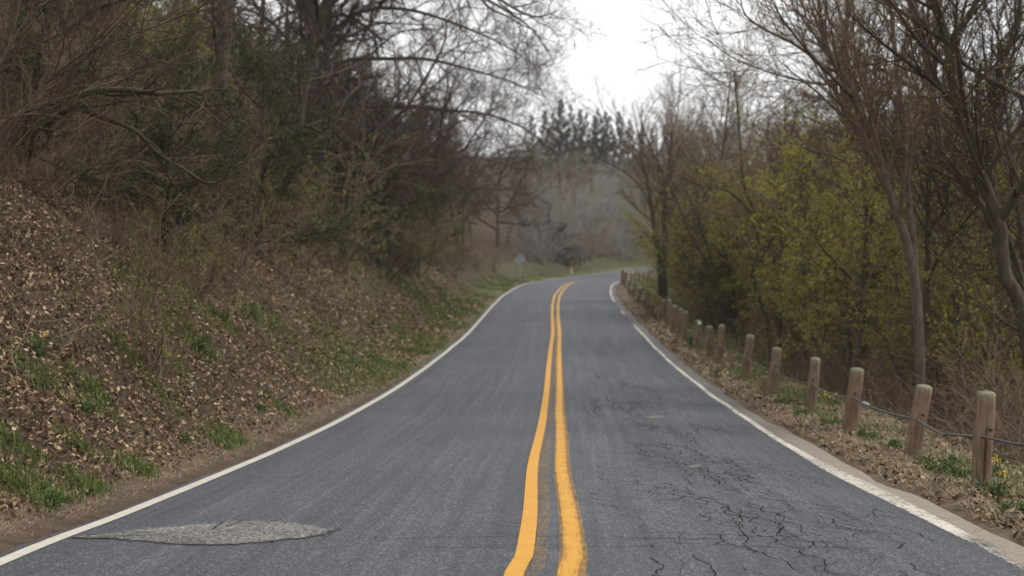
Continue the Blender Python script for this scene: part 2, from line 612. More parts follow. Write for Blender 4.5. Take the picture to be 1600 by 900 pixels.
# double yellow line, repainted a little off the old pair
AX = [0, 7.8, 8.5, 16, 22, 33, 52, 74, 97, 330]
YL = [-0.02, 0.0, 0.045, -0.05, -0.08, -0.11, -0.13, -0.17, -0.15, -0.15]
YR = [0.26, 0.29, 0.33, 0.23, 0.15, 0.14, 0.10, 0.10, 0.12, 0.12]
YLO = [0.08, 0.10, 0.12, 0.06, 0.0, -0.06, -0.13, -0.17, -0.15, -0.15]
YRO = [0.32, 0.35, 0.37, 0.28, 0.2, 0.155, 0.10, 0.10, 0.12, 0.12]
ribbon('faded_yellow_line', lambda a: tri(a, AX, YLO) + np.linspace(0.0, 0.115, 4), -45, 60, 0.004, M_YELLOW, wear=lambda a, o, j: 0.585)
ribbon('faded_yellow_line', lambda a: tri(a, AX, YRO) + np.linspace(-0.065, 0.105, 5), -45, 60, 0.004, M_YELLOW, wear=lambda a, o, j: 0.51 + 0.04 * (j in (0, 4)))
ribbon('yellow_centre_line', lambda a: tri(a, AX, YL) + np.linspace(0, 0.108, 4), -45, 330, 0.008, M_YELLOW, wear=lambda a, o, j: 0.32 + 0.05 * (j in (0, 3)) + 0.22 * (a > 99))
ribbon('yellow_centre_line', lambda a: tri(a, AX, YR) + np.linspace(0, 0.115, 4), -45, 330, 0.008, M_YELLOW, wear=lambda a, o, j: 0.38 + 0.08 * (j in (0, 3)) + 0.17 * (a > 99))


def on_road(off, a, lift=0.0):
    i = np.clip(np.searchsorted(ARC, a), 1, len(ARC) - 1)
    t = (a - ARC[i - 1]) / S_STEP
    c = C3[i - 1] * (1 - t)[:, None] + C3[i] * t[:, None]
    nn = N2[i - 1] * (1 - t)[:, None] + N2[i] * t[:, None]
    xy = c[:, :2] + nn * off[:, None]
    return np.concatenate([xy, (c[:, 2] - 0.012 * np.abs(off) + lift)[:, None]], 1)


# cracks in the asphalt: jagged dark strips
def build_cracks():
    rng = np.random.default_rng(5)
    V, Q = [], []

    def strip(o, a, wd):
        p = on_road(o, a, 0.004)
        t = norm(np.gradient(p[:, :2], axis=0))
        s = np.stack([-t[:, 1], t[:, 0]], 1)
        ww = wd * (0.45 + 1.0 * rng.random(len(o)))
        ww[0] = ww[-1] = wd * 0.15
        l = p.copy(); r = p.copy()
        l[:, :2] += s * ww[:, None] / 2
        r[:, :2] -= s * ww[:, None] / 2
        b = sum(len(v) for v in V)
        V.append(np.stack([l, r], 1).reshape(-1, 3))
        i = np.arange(len(o) - 1)
        Q.append(np.stack([b + 2 * i, b + 2 * i + 1, b + 2 * i + 3, b + 2 * i + 2], 1))

    def walk(o0, a0, n, head, wd, jag=0.5):
        o, a = [o0], [a0]
        h = head
        for k in range(n):
            h += rng.normal(0, jag) - 0.22 * (h - head)
            st = rng.uniform(0.02, 0.055)
            o.append(o[-1] + st * sin(h)); a.append(a[-1] - st * cos(h) * 2.6)
            if abs(o[-1]) > 2.9:
                break
        if len(o) > 4:
            strip(np.array(o), np.array(a), wd)
        return o, a
    def wavy(o0, a0, length, drift, wd, amp=None):
        st = 0.022
        n = int(length / st)
        q = np.arange(n) * st
        lam = rng.uniform(0.5, 1.3)
        amp = rng.uniform(0.03, 0.11) if amp is None else amp
        ph = rng.uniform(0, 6.28)
        jag = vnoise(q / 0.075, q * 0 + 0.3, int(rng.integers(1, 9999))) * 0.022 + vnoise(q / 0.2, q * 0 + 0.7, int(rng.integers(1, 9999))) * 0.05
        o = o0 + drift * q + amp * (np.sin(q / lam * 6.28 + ph) - sin(ph)) + jag
        a = a0 - q + vnoise(q / 0.11, q * 0 + 0.1, int(rng.integers(1, 9999))) * 0.075
        m = (np.abs(o) < 2.85)
        if m.sum() > 8:
            k = np.argmin(m) if not m.all() else len(m)
            if k > 8:
                strip(o[:k], a[:k], wd)
        return o, a
    for k in range(120):
        a0 = rng.uniform(7.6, 11.5) if k < 22 else 11 + 19 * rng.random() ** 1.2
        o0 = rng.normal(1.5, 0.4) if a0 > 11 else rng.uniform(0.85, 2.5)
        o, a = wavy(o0, a0, rng.uniform(0.5, 2.6), rng.uniform(-0.06, 0.34), rng.uniform(0.003, 0.0075))
        for _ in range(int(rng.integers(0, 3))):
            i = int(rng.integers(2, len(o) - 2))
            wavy(o[i], a[i], rng.uniform(0.2, 0.7), rng.choice([-0.9, 0.8, 1.3]), 0.0045, 0.02)
    # concentric weathered arcs further up the lane
    for k in range(12):
        c, a0 = rng.normal(1.3, 0.25), rng.uniform(20, 32)
        th = np.linspace(0.6, 4.2, 30)
        R = rng.uniform(0.1, 0.36)
        strip(c + R * np.cos(th) + rng.normal(0, 0.01, 30), a0 + 4.5 * R * np.sin(th) + rng.normal(0, 0.05, 30), 0.007)
    # fine transverse cracks from the patch across the lane
    for k in range(9):
        o0 = rng.uniform(-1.1, 1.6)
        L_ = rng.uniform(0.5, 1.5)
        o = np.arange(o0, min(o0 + L_, 2.6), 0.05)
        a = 9.05 + 0.09 * k - 0.3 + np.cumsum(rng.normal(0, 0.012, len(o)))
        if len(o) > 4:
            strip(o, a, 0.006)
    me = mesh_np('road_crack', np.concatenate(V), quads=np.concatenate(Q), mats=[M_CRACK], smooth=False)
    obj('road_crack', me, kind='stuff')


build_cracks()


def px_on_road(pts):
    out_ = []
    for px, py in pts:
        Y = 10.0
        for _ in range(30):
            z = float(np.interp(Y, C3[:, 1], C3[:, 2])) - 0.02
            Y = (CAM_Z - z) * F / (py - 450)
        out_.append(((px - 800) / F * Y, Y))
    return np.array(out_)


def build_patch():
    """lens of coarse pale asphalt laid over a pothole by the left line"""
    m, n, b = mat('coarse_pale_asphalt')
    t = node(n, 'ShaderNodeTexCoord')
    v = node(n, 'ShaderNodeTexVoronoi', Scale=60.0)
    n.links.new(t.outputs['Object'], v.inputs['Vector'])
    sc = node(n, 'ShaderNodeSeparateColor')
    n.links.new(v.outputs['Color'], sc.inputs[0])
    r = ramp(n, sc.outputs[0], [(0, (0.04, 0.038, 0.036)), (0.5, (0.105, 0.1, 0.093)), (1, (0.26, 0.245, 0.225))])
    big = noise(n, t.outputs['Object'], 1.8, 4)
    c = mixc(n, 1.0, r.outputs['Color'], ramp(n, big, [(0.3, (0.75, 0.75, 0.75)), (0.7, (1.2, 1.2, 1.2))]).outputs['Color'], 'MULTIPLY')
    n.links.new(c, b.inputs['Base Color'])
    b.inputs['Roughness'].default_value = 0.85
    wv = attr(n, 'wear')
    rag = mth(n, 'ADD', mth(n, 'MULTIPLY', noise(n, t.outputs['Object'], 45, 3, 0.7), 0.5), mth(n, 'MULTIPLY', noise(n, t.outputs['Object'], 7, 4, 0.6), 0.5))
    al = ramp(n, mth(n, 'ADD', mth(n, 'SUBTRACT', rag, wv.outputs['Fac']), 0.5), [(0.42, (0, 0, 0)), (0.58, (1, 1, 1))])
    n.links.new(al.outputs['Color'], b.inputs['Alpha'])
    bump(n, b, v.outputs['Distance'], 0.9, 0.012)
    top = [(100, 838), (150, 834), (200, 828), (260, 823), (330, 817), (390, 813), (440, 816), (490, 822), (527, 831)]
    bot = [(500, 838), (440, 846), (380, 851), (320, 853), (260, 850), (215, 845), (170, 841)]
    P = px_on_road(top + bot)
    # resample the outline with an uneven edge
    Pc = np.vstack([P, P[:1]])
    Pc = catmull(Pc, 110)[:-1]
    rng = np.random.default_rng(3)
    Pc += rng.normal(0, 0.02, Pc.shape)
    ctr = Pc.mean(0)
    rows = []
    for f, h in ((1.03, 0.006), (0.97, 0.006), (0.88, 0.006), (0.6, 0.006), (0.25, 0.006)):
        q = ctr + (Pc - ctr) * f
        d, a, zr = lateral(q[:, 0], q[:, 1])
        rows.append(np.column_stack([q, zr - 0.012 * np.abs(d) + h]))
    V = np.concatenate(rows)
    nseg = len(Pc)
    f = grid_faces(len(rows), nseg, True)
    d, a, zr = lateral(ctr[0], ctr[1])
    V = np.vstack([V, [ctr[0], ctr[1], zr[0] - 0.012 * abs(d[0]) + 0.006]])
    wl = {1.03: 0.68, 0.97: 0.5, 0.88: 0.36, 0.6: 0.2, 0.25: 0.2}
    wear = np.concatenate([np.full(len(Pc), wl[f]) for f in wl] + [[0.2]])
    b0 = (len(rows) - 1) * nseg
    j = np.arange(nseg)
    t3 = np.stack([b0 + j, b0 + (j + 1) % nseg, np.full(nseg, len(V) - 1)], 1)
    me = mesh_np('asphalt_patch', V, quads=f[:, ::-1], tris=t3, mats=[m], attr={'wear': wear})
    bpy.context.view_layer.update()
    import bmesh
    bm = bmesh.new(); bm.from_mesh(me); bmesh.ops.recalc_face_normals(bm, faces=bm.faces); bm.to_mesh(me); bm.free()
    o = obj('asphalt_patch', me, label='pale coarse lens-shaped asphalt repair patch on the road beside the white line', category='patch')
    # dark seam along its near edge
    k = np.arange(len(Pc))
    lo = Pc[(k > 52) & (k < 108)]
    lo = lo + rng.normal(0, 0.006, lo.shape)
    d, a, zr = lateral(lo[:, 0], lo[:, 1])
    wd = 0.012 * (0.1 + rng.random(len(lo)))
    A = np.column_stack([lo[:, 0], lo[:, 1] - wd, zr - 0.012 * np.abs(d) + 0.0045])
    B = np.column_stack([lo[:, 0], lo[:, 1] + 0.004, zr - 0.012 * np.abs(d) + 0.0045])
    nn = len(lo)
    i = np.arange(nn - 1)
    me = mesh_np('edge_seam', np.vstack([A, B]), quads=np.stack([i, i + 1, nn + i + 1, nn + i], 1), mats=[M_CRACK], smooth=False)
    obj('edge_seam', me, o)
    # pale scuffs in the right lane
    for (px, py, wpx) in ((1020, 652, 34), (1073, 711, 24), (1085, 728, 22)):
        c = px_on_road([(px - wpx / 2, py + 1.5), (px, py - 1.5), (px + wpx / 2, py - 2), (px + wpx / 2.6, py + 1), (px, py + 2.5)])
        d, a, zr = lateral(c[:, 0], c[:, 1])
        V = np.column_stack([c, zr - 0.012 * np.abs(d) + 0.0055])
        me = bpy.data.meshes.new('scuff_mark')
        me.from_pydata(V.tolist(), [], [list(range(5))[::-1]])
        me.materials.append(m)
        obj('scuff_mark', me, kind='structure')


build_patch()

# ------------------------------------------------------------------ branching plants
def walkers(rng, p, d, length, r0, r1, n, wander, up):
    """grow B branches of n points at once"""
    B = len(p)
    P = np.empty((B, n, 3)); P[:, 0] = p
    st = (length / (n - 1))[:, None]
    d = norm(d)
    for k in range(1, n):
        d = d + rng.normal(0, wander, (B, 3))
        d[:, 2] += up
        d = norm(d)
        P[:, k] = P[:, k - 1] + d * st
    t = np.linspace(0, 1, n)[None, :]
    R = r0[:, None] * (1 - t) + r1[:, None] * t
    return P, R


def kids(rng, par, per, t0, t1, ang, angsd, lenr, n, wander, up, rr, rmin, shape=0.5, maxlen=None):
    P, R = par
    B, N, _ = P.shape
    Ls = np.linalg.norm(np.diff(P, axis=1), axis=2).sum(1)
    cnt = np.maximum(1, np.round(per * np.clip(Ls / max(np.median(Ls), 1e-6), 0.4, 2.2)).astype(int))
    idx = np.repeat(np.arange(B), cnt)
    k = np.concatenate([np.arange(c) for c in cnt])
    t = t0 + (t1 - t0) * (k + rng.random(len(k))) / cnt[idx]
    f = t * (N - 1)
    i = np.minimum(f.astype(int), N - 2)
    w_ = (f - i)[:, None]
    pos = P[idx, i] * (1 - w_) + P[idx, i + 1] * w_
    tan = norm(P[idx, i + 1] - P[idx, i])
    rad = R[idx, i] * (1 - w_[:, 0]) + R[idx, i + 1] * w_[:, 0]
    ref = np.where(np.abs(tan[:, 2:3]) < 0.9, [[0, 0, 1.0]], [[1.0, 0, 0]])
    u = norm(np.cross(tan, ref))
    v = np.cross(tan, u)
    ph = k * 2.4 + rng.uniform(0, 6.28, B)[idx] + rng.normal(0, 0.5, len(k))
    a = np.clip(rng.normal(ang, angsd, len(k)), 0.15, 2.2)[:, None]
    d = np.cos(a) * tan + np.sin(a) * (np.cos(ph)[:, None] * u + np.sin(ph)[:, None] * v)
    ln = Ls[idx] * lenr * (1 - shape * t) * rng.uniform(0.6, 1.35, len(k))
    if maxlen:
        ln = np.minimum(ln, maxlen * rng.uniform(0.7, 1.1, len(ln)))
    r0 = np.maximum(np.minimum(rad * rr, 0.02 + ln * 0.02), rmin)
    return walkers(rng, pos, d, ln, r0, np.maximum(r0 * 0.35, rmin * 0.7), n, wander, up)


def tubes(levels, sides):
    """one vertex / face array for lists of (P, R) with their side counts"""
    VV, QQ, b = [], [], 0
    for (P, R), S in zip(levels, sides):
        B, N, _ = P.shape
        T = np.gradient(P, axis=1)
        T = norm(T)
        m = norm(P[:, -1] - P[:, 0])
        ref = np.where(np.abs(m[:, 2:3]) < 0.8, [[0, 0, 1.0]], [[1.0, 0, 0]])
        U = norm(np.cross(m, ref))[:, None, :]
        U = norm(U - (U * T).sum(-1, keepdims=True) * T)
        W = np.cross(T, U)
        th = np.arange(S) * 2 * pi / S
        V = P[:, :, None, :] + R[:, :, None, None] * (np.cos(th)[None, None, :, None] * U[:, :, None, :] + np.sin(th)[None, None, :, None] * W[:, :, None, :])
        q = grid_faces(N, S, True)
        q = (q[None] + (np.arange(B) * N * S)[:, None, None]).reshape(-1, 4) + b
        VV.append(V.reshape(-1, 3)); QQ.append(q)
        b += B * N * S
    return np.concatenate(VV), np.concatenate(QQ)


def leaf_arrays(rng, par, per, size, aspect=0.55, spread=0.02, t0=0.15, droop=0.0, along=0.0):
    """folded four-point leaves along the branches"""
    P, R = par
    B, N, _ = P.shape
    M = int(B * per)
    idx = rng.integers(0, B, M)
    t = t0 + (1 - t0) * rng.random(M)
    f = t * (N - 1); i = np.minimum(f.astype(int), N - 2); w_ = (f - i)[:, None]
    pos = P[idx, i] * (1 - w_) + P[idx, i + 1] * w_ + rng.normal(0, spread, (M, 3))
    a = rng.normal(0, 1, (M, 3)) + along * norm(P[idx, i + 1] - P[idx, i]) * 2
    a[:, 2] -= droop
    a = norm(a)
    s = norm(np.cross(a, rng.normal(0, 1, (M, 3))))
    nn = np.cross(a, s)
    sz = size * rng.uniform(0.6, 1.35, M)[:, None]
    tip = pos + a * sz
    l = pos + a * sz * 0.5 + s * sz * aspect * 0.5 + nn * sz * 0.12
    r = pos + a * sz * 0.5 - s * sz * aspect * 0.5 + nn * sz * 0.12
    V = np.stack([pos, l, tip, r], 1).reshape(-1, 3)
    b = np.arange(M)[:, None] * 4
    T = np.concatenate([b + [[0, 2, 1]], b + [[0, 3, 2]]], 0)
    return V, T, np.repeat(rng.random(M), 4)


def leaf_mesh(name, rng, par, per, size, material, **kw):
    V, T, r = leaf_arrays(rng, par, per, size, **kw)
    return mesh_np(name, V, tris=T, mats=[material], smooth=False, attr={'rnd': r})


def poly(pts, n, r0, r1):
    """one guided branch through the points"""
    P = catmull(pts, n)
    return P[None], np.linspace(r0, r1, n)[None]


def join(*prs):
    return np.concatenate([p[0] for p in prs]), np.concatenate([p[1] for p in prs])


def woody(name, trunk, t_sides, crown, c_sides, mt, mc):
    V, Q = tubes(trunk, t_sides)
    a = mesh_np('trunk', V, quads=Q, mats=[mt])
    V, Q = tubes(crown, c_sides)
    b = mesh_np('crown', V, quads=Q, mats=[mc])
    return [('trunk', a), ('crown', b)]


UPZ = np.array([[0, 0, 1.0]])


def make_tree(seed, H, r, style, buds=0.0, bark=None, twig=None, dead=0.0):
    """forest tree standing at the origin; returns its part meshes"""
    rng = np.random.default_rng(seed)
    bark = bark or M_BARK_GREY
    twig = twig or M_TWIG
    z0 = np.array([[0, 0, -0.4]])
    if style == 'slim':
        t = walkers(rng, z0, UPZ + rng.normal(0, 0.05, (1, 3)), np.array([H]), np.array([r]), np.array([r * 0.2]), 14, 0.045, 0.03)
        l1 = kids(rng, t, 20, 0.3, 0.98, 0.75, 0.2, 0.36, 9, 0.12, 0.05, 0.5, 0.016, 0.55)
        l2 = kids(rng, l1, 8, 0.2, 0.98, 0.7, 0.25, 0.42, 6, 0.16, 0.04, 0.6, 0.008)
        l3 = kids(rng, l2, 6, 0.15, 1.0, 0.65, 0.25, 0.5, 5, 0.18, 0.03, 0.6, 0.0048)
        l4 = kids(rng, l3, 3.2, 0.2, 1.0, 0.6, 0.25, 0.55, 3, 0.15, 0.02, 0.7, 0.0035)
    elif style == 'vase':
        t = walkers(rng, z0, UPZ, np.array([H * 0.5]), np.array([r]), np.array([r * 0.55]), 8, 0.03, 0.03)
        l1 = kids(rng, t, 11, 0.45, 1.0, 0.5, 0.16, 1.15, 11, 0.07, 0.06, 0.6, 0.03, 0.1)
        l2 = kids(rng, l1, 9, 0.25, 0.98, 0.6, 0.2, 0.42, 7, 0.12, 0.05, 0.55, 0.01, 0.4)
        l3 = kids(rng, l2, 7, 0.15, 1.0, 0.6, 0.2, 0.45, 5, 0.16, 0.05, 0.6, 0.006)
        l4 = kids(rng, l3, 4, 0.15, 1.0, 0.55, 0.2, 0.5, 3, 0.15, 0.03, 0.7, 0.004)
    elif style == 'oak':
        t = walkers(rng, z0, UPZ + [[0.08, 0, 0]], np.array([H * 0.62]), np.array([r]), np.array([r * 0.4]), 10, 0.05, 0.02)
        l1 = kids(rng, t, 15, 0.25, 1.0, 1.15, 0.25, 0.85, 12, 0.2, 0.02, 0.6, 0.03, 0.35)
        l2 = kids(rng, l1, 8, 0.2, 1.0, 0.85, 0.25, 0.4, 8, 0.24, 0.02, 0.55, 0.011, 0.4)
        l3 = kids(rng, l2, 7, 0.15, 1.0, 0.8, 0.25, 0.45, 5, 0.26, 0.02, 0.6, 0.0065)
        l4 = kids(rng, l3, 4.2, 0.15, 1.0, 0.7, 0.25, 0.5, 3, 0.22, 0.0, 0.7, 0.0042)
    else:                                             # understorey tree, several stems
        B = 4
        d = UPZ + rng.normal(0, 0.22, (B, 3)) * [[1, 1, 0]]
        t = walkers(rng, np.repeat(z0, B, 0) + rng.normal(0, 0.12, (B, 3)) * [[1, 1, 0]], d, H * rng.uniform(0.65, 1.0, B), np.full(B, r), np.full(B, r * 0.2), 12, 0.07, 0.02)
        l1 = kids(rng, t, 11, 0.18, 0.98, 0.85, 0.25, 0.42, 8, 0.15, 0.03, 0.5, 0.012, 0.4)
        l2 = kids(rng, l1, 8, 0.15, 1.0, 0.75, 0.25, 0.45, 6, 0.18, 0.03, 0.6, 0.0065)
        l3 = kids(rng, l2, 6, 0.15, 1.0, 0.65, 0.25, 0.5, 4, 0.18, 0.02, 0.6, 0.0042)
        l4 = kids(rng, l3, 2.0, 0.2, 1.0, 0.6, 0.25, 0.5, 3, 0.15, 0.02, 0.7, 0.0035)
    parts = woody('tree', [t], [9], [l1, l2, l3, l4], [6, 4, 3, 3], bark, twig)
    if buds:
        parts.append(('leaf_buds', leaf_mesh('leaf_buds', rng, l4, buds * 1.0, 0.058, M_BUDS, spread=0.02)))
    if dead:
        parts.append(('dead_leaves', leaf_mesh('dead_leaves', rng, l3, dead, 0.09, M_DEADLEAF, spread=0.02, droop=1.0)))
    return parts


def make_shrub(seed, H, stems, leaves=0.0, twig=None, lsize=0.04, lean=0.45, droop=-0.05, lmat=None):
    rng = np.random.default_rng(seed)
    d = UPZ + rng.normal(0, lean, (stems, 3)) * [[1, 1, 0]]
    t = walkers(rng, np.array([[0, 0, -0.1]]) + rng.normal(0, 0.16, (stems, 3)) * [[1, 1, 0]], d, H * rng.uniform(0.5, 1.25, stems),
                np.full(stems, 0.013), np.full(stems, 0.005), 9, 0.11, droop)
    l1 = kids(rng, t, 5.5, 0.15, 1.0, 0.6, 0.25, 0.5, 6, 0.15, 0.0, 0.6, 0.0055)
    l2 = kids(rng, l1, 4, 0.15, 1.0, 0.65, 0.25, 0.5, 4, 0.16, 0.0, 0.6, 0.0042)
    V, Q = tubes([t], [5]); a = mesh_np('stems', V, quads=Q, mats=[twig or M_TWIG])
    V, Q = tubes([l1, l2], [3, 3]); b = mesh_np('twigs', V, quads=Q, mats=[twig or M_TWIG])
    parts = [('stems', a), ('twigs', b)]
    if leaves:
        parts.append(('leaves', leaf_mesh('leaves', rng, l2, leaves, lsize, lmat or M_GREENLEAF, spread=0.02)))
    return parts


def make_cedar(seed, H, width):
    rng = np.random.default_rng(seed)
    t = walkers(rng, np.array([[0, 0, -0.3]]), UPZ, np.array([H]), np.array([0.09]), np.array([0.015]), 10, 0.03, 0.05)
    l1 = kids(rng, t, 48, 0.06, 0.97, 1.1, 0.35, width / H, 7, 0.2, 0.06, 0.4, 0.008, 0.45)
    l2 = kids(rng, l1, 14, 0.2, 1.0, 0.8, 0.25, 0.4, 4, 0.2, 0.03, 0.6, 0.005, 0.3)
    parts = woody('cedar', [t], [8], [l1, l2], [4, 3], M_BARK_DARK, M_TWIG_DARK)
    parts.append(('foliage', leaf_mesh('foliage', rng, l2, 40, 0.075, M_CEDAR, aspect=0.32, spread=0.03, along=0.6)))
    return parts


def make_pine(seed, H, width):
    rng = np.random.default_rng(seed)
    t = walkers(rng, np.array([[0, 0, -0.3]]), UPZ, np.array([H]), np.array([0.2]), np.array([0.02]), 10, 0.015, 0.05)
    l1 = kids(rng, t, 80, 0.2, 0.99, 1.25, 0.15, width / H, 7, 0.07, 0.05, 0.4, 0.012, 0.92)
    l2 = kids(rng, l1, 8, 0.25, 1.0, 0.7, 0.2, 0.35, 4, 0.1, 0.06, 0.6, 0.008, 0.4)
    parts = woody('pine', [t], [8], [l1, l2], [4, 3], M_BARK_DARK, M_TWIG_DARK)
    parts.append(('foliage', leaf_mesh('foliage', rng, l2, 26, 0.26, M_PINE, aspect=0.16, spread=0.05, along=0.7)))
    return parts


def plant(parts, name, label, cat, loc, rz=0.0, group=None, scale=1.0, tilt=None):
    root = thing(name, label, cat, loc, rz, group, scale)
    if tilt:
        root.rotation_euler = (tilt[0], tilt[1], rz)
    for nm, me in parts:
        c_ = obj(nm, me, root)
        if nm in ('petals', 'twigs'):
            c_['kind'] = 'stuff'
    return root


RND = random.Random(7)

# ------------------------------------------------------------------ hero trees on the right
def hero(name, label, trunk_paths, n_l1, l1ang, l1len, seed, bark, twig, buds=0, group=None, up=0.05, wander=0.08, maxl=3.2, dens=1.0, dead=0, t0=0.3, base=None):
    """tree with guided trunk and limbs: each path = (list of (px, py, Y), r0, r1)"""
    rng = np.random.default_rng(seed)
    base = np.array(base if base is not None else at(*trunk_paths[0][0][0]))
    guided = []
    for pts, r0, r1 in trunk_paths:
        W = np.array([at(*p) for p in pts]) - base
        P, R = poly(W, 22, r0, r1)
        P = P + np.cumsum(rng.normal(0, r0 * 0.12, P.shape), 1) * np.linspace(0, 1, 22)[None, :, None] * 0.6
        guided.append((P, R))
    g = join(*guided)
    l1 = kids(rng, g, n_l1, t0, 1.0, l1ang, 0.25, l1len, 9, wander, up, 0.5, 0.007, 0.3, maxl)
    l2 = kids(rng, l1, 7 * dens, 0.15, 1.0, 0.65, 0.25, 0.5, 6, wander * 1.2, up, 0.55, 0.0045, 0.4)
    l3 = kids(rng, l2, 6 * dens, 0.15, 1.0, 0.6, 0.25, 0.5, 4, wander * 1.3, up * 0.6, 0.6, 0.0034)
    l4 = kids(rng, l3, 3.4 * dens, 0.15, 1.0, 0.6, 0.25, 0.5, 3, wander * 1.3, 0.0, 0.7, 0.0027)
    parts = woody(name, [g], [10], [l1, l2, l3, l4], [6, 4, 3, 3], bark, twig)
    if buds:
        parts.append(('leaf_buds', leaf_mesh('leaf_buds', rng, l4, buds, 0.035, M_BUDS, spread=0.015)))
    if dead:
        parts.append(('dead_leaves', leaf_mesh('dead_leaves', rng, l3, dead, 0.08, M_DEADLEAF, spread=0.015, droop=1.0)))
    return plant(parts, name, label, 'tree', base, group=group)


GY_ = lambda px, Y: 450 + (CAM_Z - gz((px - 800) / F * Y, Y)) / Y * F     # picture row of the ground at a column and distance

HR = 'bare trees behind the roadside posts'
hero('bare_tree', 'thick dark forked tree with rough bark leaning over the last posts on the right', [
    ([(1630, GY_(1630, 20) + 8, 20), (1600, 490, 20), (1573, 440, 20), (1566, 390, 20), (1563, 342, 20), (1541, 290, 20), (1512, 190, 20), (1489, 117, 20), (1483, 60, 20), (1463, 10, 20), (1450, -40, 20), (1436, -110, 20.3)], 0.11, 0.045),
    ([(1563, 342, 20), (1580, 315, 19.8), (1600, 283, 19.6), (1630, 220, 19.2), (1660, 130, 19)], 0.075, 0.03),
    ([(1486, 62, 20), (1500, 42, 20), (1518, 18, 19.9), (1530, -15, 19.8), (1560, -90, 19.5)], 0.05, 0.02),
    ([(1497, 83, 20), (1507, 100, 20.3), (1550, 127, 20.6), (1600, 153, 20.9), (1660, 190, 21)], 0.028, 0.045),
], 12, 0.55, 0.5, 11, M_BARK_DARK, M_TWIG_DARK, buds=0.35, group=HR, maxl=2.0, dens=0.8)
hero('bare_tree', 'grey two-stemmed tree whose long left limb arches high over the fence', [
    ([(1440, GY_(1440, 24) + 8, 24), (1436, 520, 24), (1430, 440, 24), (1415, 372, 24), (1395, 320, 24), (1375, 250, 24), (1360, 207, 24), (1333, 153, 24), (1313, 113, 24), (1287, 60, 24), (1278, 0, 24), (1268, -90, 24)], 0.09, 0.025),
    ([(1430, 440, 24), (1426, 360, 24.2), (1418, 290, 24.4), (1410, 180, 24.6), (1396, 60, 24.8), (1388, -20, 25), (1380, -110, 25)], 0.065, 0.025),
    ([(1313, 113, 24), (1287, 103, 23.8), (1243, 70, 23.5), (1190, 43, 23.2), (1163, 20, 23), (1155, -15, 22.9)], 0.035, 0.008),
    ([(1333, 153, 24), (1290, 110, 23.4), (1247, 62, 23), (1217, 20, 22.8), (1195, -30, 22.6)], 0.035, 0.01),
], 12, 0.5, 0.5, 12, M_BARK_GREY, M_TWIG, buds=0.3, group=HR, maxl=2.4)
hero('bare_tree', 'slender grey tree with long low limbs sweeping left towards the road', [
    ([(1508, GY_(1508, 28) + 6, 28), (1500, 560, 28), (1490, 420, 28), (1480, 340, 28), (1470, 250, 28), (1452, 150, 28), (1440, 80, 28), (1420, 20, 28), (1405, -60, 28)], 0.09, 0.04),
    ([(1478, 330, 28), (1440, 230, 27.5), (1400, 158, 27), (1345, 133, 26.6), (1287, 132, 26.4), (1233, 122, 26.2), (1150, 93, 26), (1103, 60, 26)], 0.04, 0.008),
    ([(1493, 190, 28), (1433, 143, 28), (1400, 122, 28), (1360, 100, 28), (1333, 73, 28), (1300, 43, 28), (1280, -10, 28)], 0.045, 0.015),
], 12, 0.5, 0.5, 13, M_BARK_GREY, M_TWIG, buds=0.25, group=HR, maxl=2.5)
hero('bare_tree', 'straight grey tree wrapped in a dark vine tangle in the right woods', [
    ([(1322, GY_(1322, 42) + 4, 42), (1322, 450, 42), (1325, 330, 42), (1326, 200, 42), (1320, 120, 42), (1325, 30, 42), (1330, -60, 42)], 0.15, 0.06),
    ([(1324, 220, 42), (1345, 130, 42), (1360, 60, 42), (1380, -20, 42)], 0.05, 0.02),
    ([(1325, 300, 42), (1280, 240, 41), (1240, 232, 41), (1200, 232, 40.5), (1150, 240, 40), (1100, 228, 39.5)], 0.05, 0.012),
], 13, 0.6, 0.45, 14, M_BARK_GREY, M_TWIG, buds=0.5, group=HR, maxl=2.8)
hero('bare_tree', 'crooked dark sapling with pale green buds standing left of the straight grey tree', [
    ([(1206, GY_(1206, 45) + 4, 45), (1200, 505, 45), (1176, 430, 45), (1187, 388, 45), (1183, 340, 45), (1161, 285, 45), (1152, 180, 45), (1145, 110, 45)], 0.085, 0.025),
    ([(1185, 345, 45), (1140, 300, 44), (1095, 290, 43.5), (1060, 275, 43)], 0.04, 0.012),
    ([(1180, 420, 45), (1230, 330, 45), (1262, 250, 45), (1290, 190, 45)], 0.045, 0.012),
], 14, 0.85, 0.42, 15, M_BARK_DARK, M_TWIG, buds=1.6, group=HR, maxl=2.6)
TW = 72
hero('twin_trunk_tree', 'dark twin-trunked tree growing beside the far posts at the bend', [
    ([(1036, 468, TW), (1033, 455, TW), (1031, 411, TW), (1025, 370, TW), (1019, 330, TW), (1011, 285, TW), (1003, 255, TW), (998, 235, TW)], 0.17, 0.06),
    ([(1037, 468, TW), (1037, 440, TW), (1038, 411, TW), (1038, 370, TW), (1038, 330, TW), (1041, 285, TW), (1046, 240, TW), (1049, 205, TW)], 0.22, 0.07),
    ([(1019, 330, TW), (1000, 292, TW), (975, 268, TW), (945, 252, TW), (920, 240, TW)], 0.05, 0.02),
], 12, 0.7, 0.35, 16, M_BARK_DARK, M_TWIG, buds=0.2, maxl=2.6, t0=0.4)
